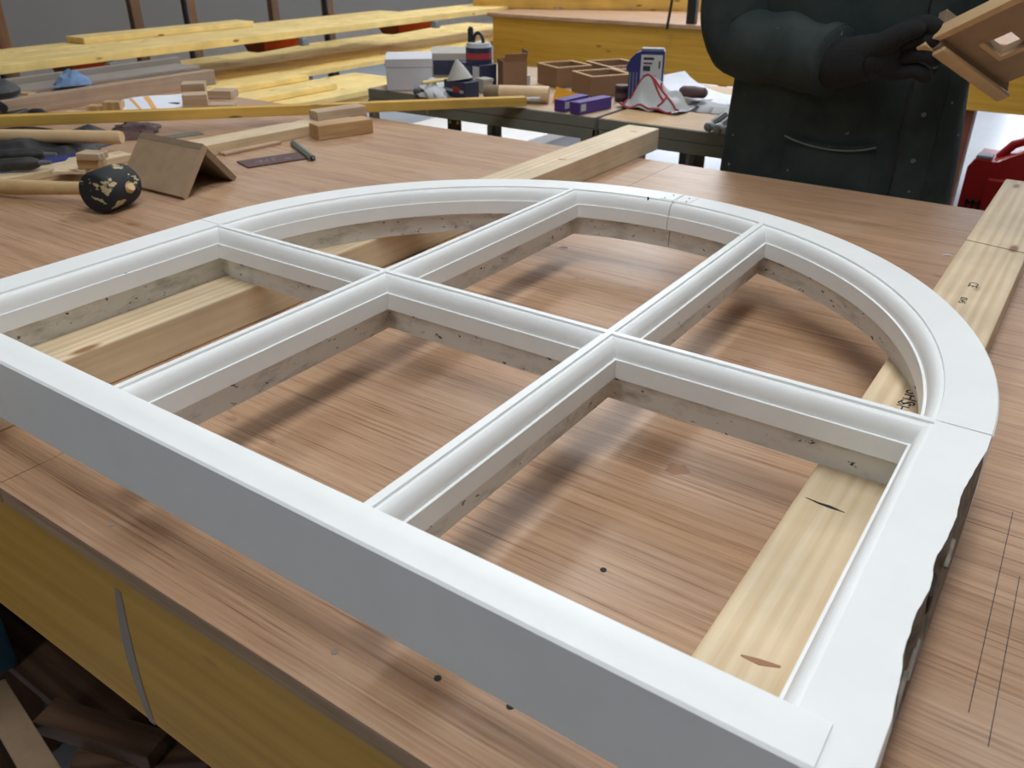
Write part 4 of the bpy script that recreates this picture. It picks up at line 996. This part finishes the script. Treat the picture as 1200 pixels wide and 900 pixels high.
def panel_hole():
    mb = MB(); zs = (-th, 0)
    o_ = [(0, 0), (Lh, 0), (Lh, Wh), (0, Wh)]; h_ = [(hx0, hy0), (hx1, hy0), (hx1, hy1), (hx0, hy1)]
    vs = [MX @ V((x, y, z)) for z in zs for x, y in o_+h_]
    fs = []
    for k in range(4):
        j = (k+1) % 4
        fs += [(k, j, 4+j, 4+k), (8+k, 12+k, 12+j, 8+j), (k, 8+k, 8+j, j), (4+k, 4+j, 12+j, 12+k)]
    mb.add(vs, fs); return mb
panel_hole().build('panel', 'mdf', hp)
def hbox(x0, x1, y0, y1, z0, z1, nm, mat, bev=.001):
    mb = MB(); mb.box(((x0+x1)/2, (y0+y1)/2, (z0+z1)/2), (x1-x0, y1-y0, z1-z0), None, bev); mb.bm.transform(MX); return mb.build(nm, mat, hp)
hbox(-.012, Lh, -.012, 0, -.014, .005, 'edge_board', 'dowelwood')
hbox(-.014, .0, -.0, Wh+.01, -.050, .014, 'side_board', 'mdf_edge')
hbox(-.018, .004, .004, Wh+.012, .012, .021, 'side_rim', 'dowelwood', .003)
hbox(-.030, -.0145, -.016, .022, -.020, .014, 'corner_block', 'dowelwood')
hbox(hx0-.008, hx0, hy0-.006, hy1+.008, -.001, .004, 'hole_lip', 'dowelwood'); hbox(hx0, hx1+.002, hy1, hy1+.008, -.001, .004, 'hole_lip', 'dowelwood')

# gloved hands
def glove(wrist, palm_c, fingers, thumb, name='glove'):
    """palm chain from the wrist, four finger chains and a thumb, all skinned as one continuous glove"""
    d = (palm_c-wrist).normalized()
    J = [(palm_c, (.046, .034)), (wrist*.45+palm_c*.55, (.044, .036)), (wrist, .042), (wrist-d*.04, .044)]
    E2 = [(0, 1), (1, 2), (2, 3)]
    for ch in fingers:
        prev = 0
        for i, p in enumerate(ch):
            J.append((p, (.0150, .0138, .0128, .0112)[min(i, 3)])); E2.append((prev, len(J)-1)); prev = len(J)-1
    prev = 1
    for i, p in enumerate(thumb):
        J.append((p, (.017, .0145, .0125)[i])); E2.append((prev, len(J)-1)); prev = len(J)-1
    return skin_body(name, J, E2, 'glove', wk)
hc_ = MX @ V((-.026, .006, -.010))                 # the corner the right hand grips
pc = at((1040, 64), y=.915); palm = V((pc.x, .915, pc.z))
tw = (hc_-palm); up_ = V((0, 0, 1)); rt = tw.normalized()
fs = []
for k in range(4):
    off = up_*(.030-.022*k)+V((0, -.010+.004*k, 0))
    base = palm+rt*.022+off; L_ = (.9, 1.0, .95, .78)[k]
    fs.append([base, base+rt*.034*L_+V((0, -.014, .002)), base+rt*.054*L_+V((0, -.012, -.012)), base+rt*.060*L_+V((0, .004, -.024))])
th_ = [palm+rt*.008+V((0, -.026, .022)), palm+rt*.034+V((0, -.036, .028)), palm+rt*.058+V((0, -.030, .024))]
glove(wrs, palm, fs, th_)
hL = MX @ V((Lh, .07, -.010)); rt2 = (hL-wrL).normalized(); palmL = wrL+rt2*.5*(hL-wrL).length
fs = []
for k in range(4):
    base = palmL+rt2*.03+V((0, -.006, .028-.02*k))
    fs.append([base, base+rt2*.022+V((0, -.010, 0)), base+rt2*.04+V((0, -.012, -.002)), base+rt2*.05+V((0, -.004, -.006))])
glove(wrL, palmL, fs, [palmL+V((0, -.02, .025)), palmL+rt2*.03+V((0, -.03, .03)), palmL+rt2*.05+V((0, -.026, .026))])
# trousers and boots
for s in (-1, 1):
    mb = MB(); mb.tube([W(s*.085, .03, .93), W(s*.10, .03, .75), W(s*.11, .03, .50), W(s*.115, .035, .30), W(s*.12, .045, .10)], [.105, .098, .078, .070, .068], 24)
    mb.build('trouser_leg', 'trouser', wk, smooth=True)
    b_ = MB(); b_.tube([W(s*.12, .085, .052), W(s*.12, .06, .055), W(s*.125, -.02, .050), W(s*.13, -.10, .042), W(s*.132, -.135, .036)], [.030, .048, .047, .043, .022], 20, sq=((0, 0, 1), .98)); b_.build('boot', 'boot', wk, smooth=True)
    MB().box(W(s*.126, -.03, .010), (.092, .25, .018), Matrix.Rotation(-s*.05, 4, 'Z'), .006).build('boot_sole', 'black', wk)
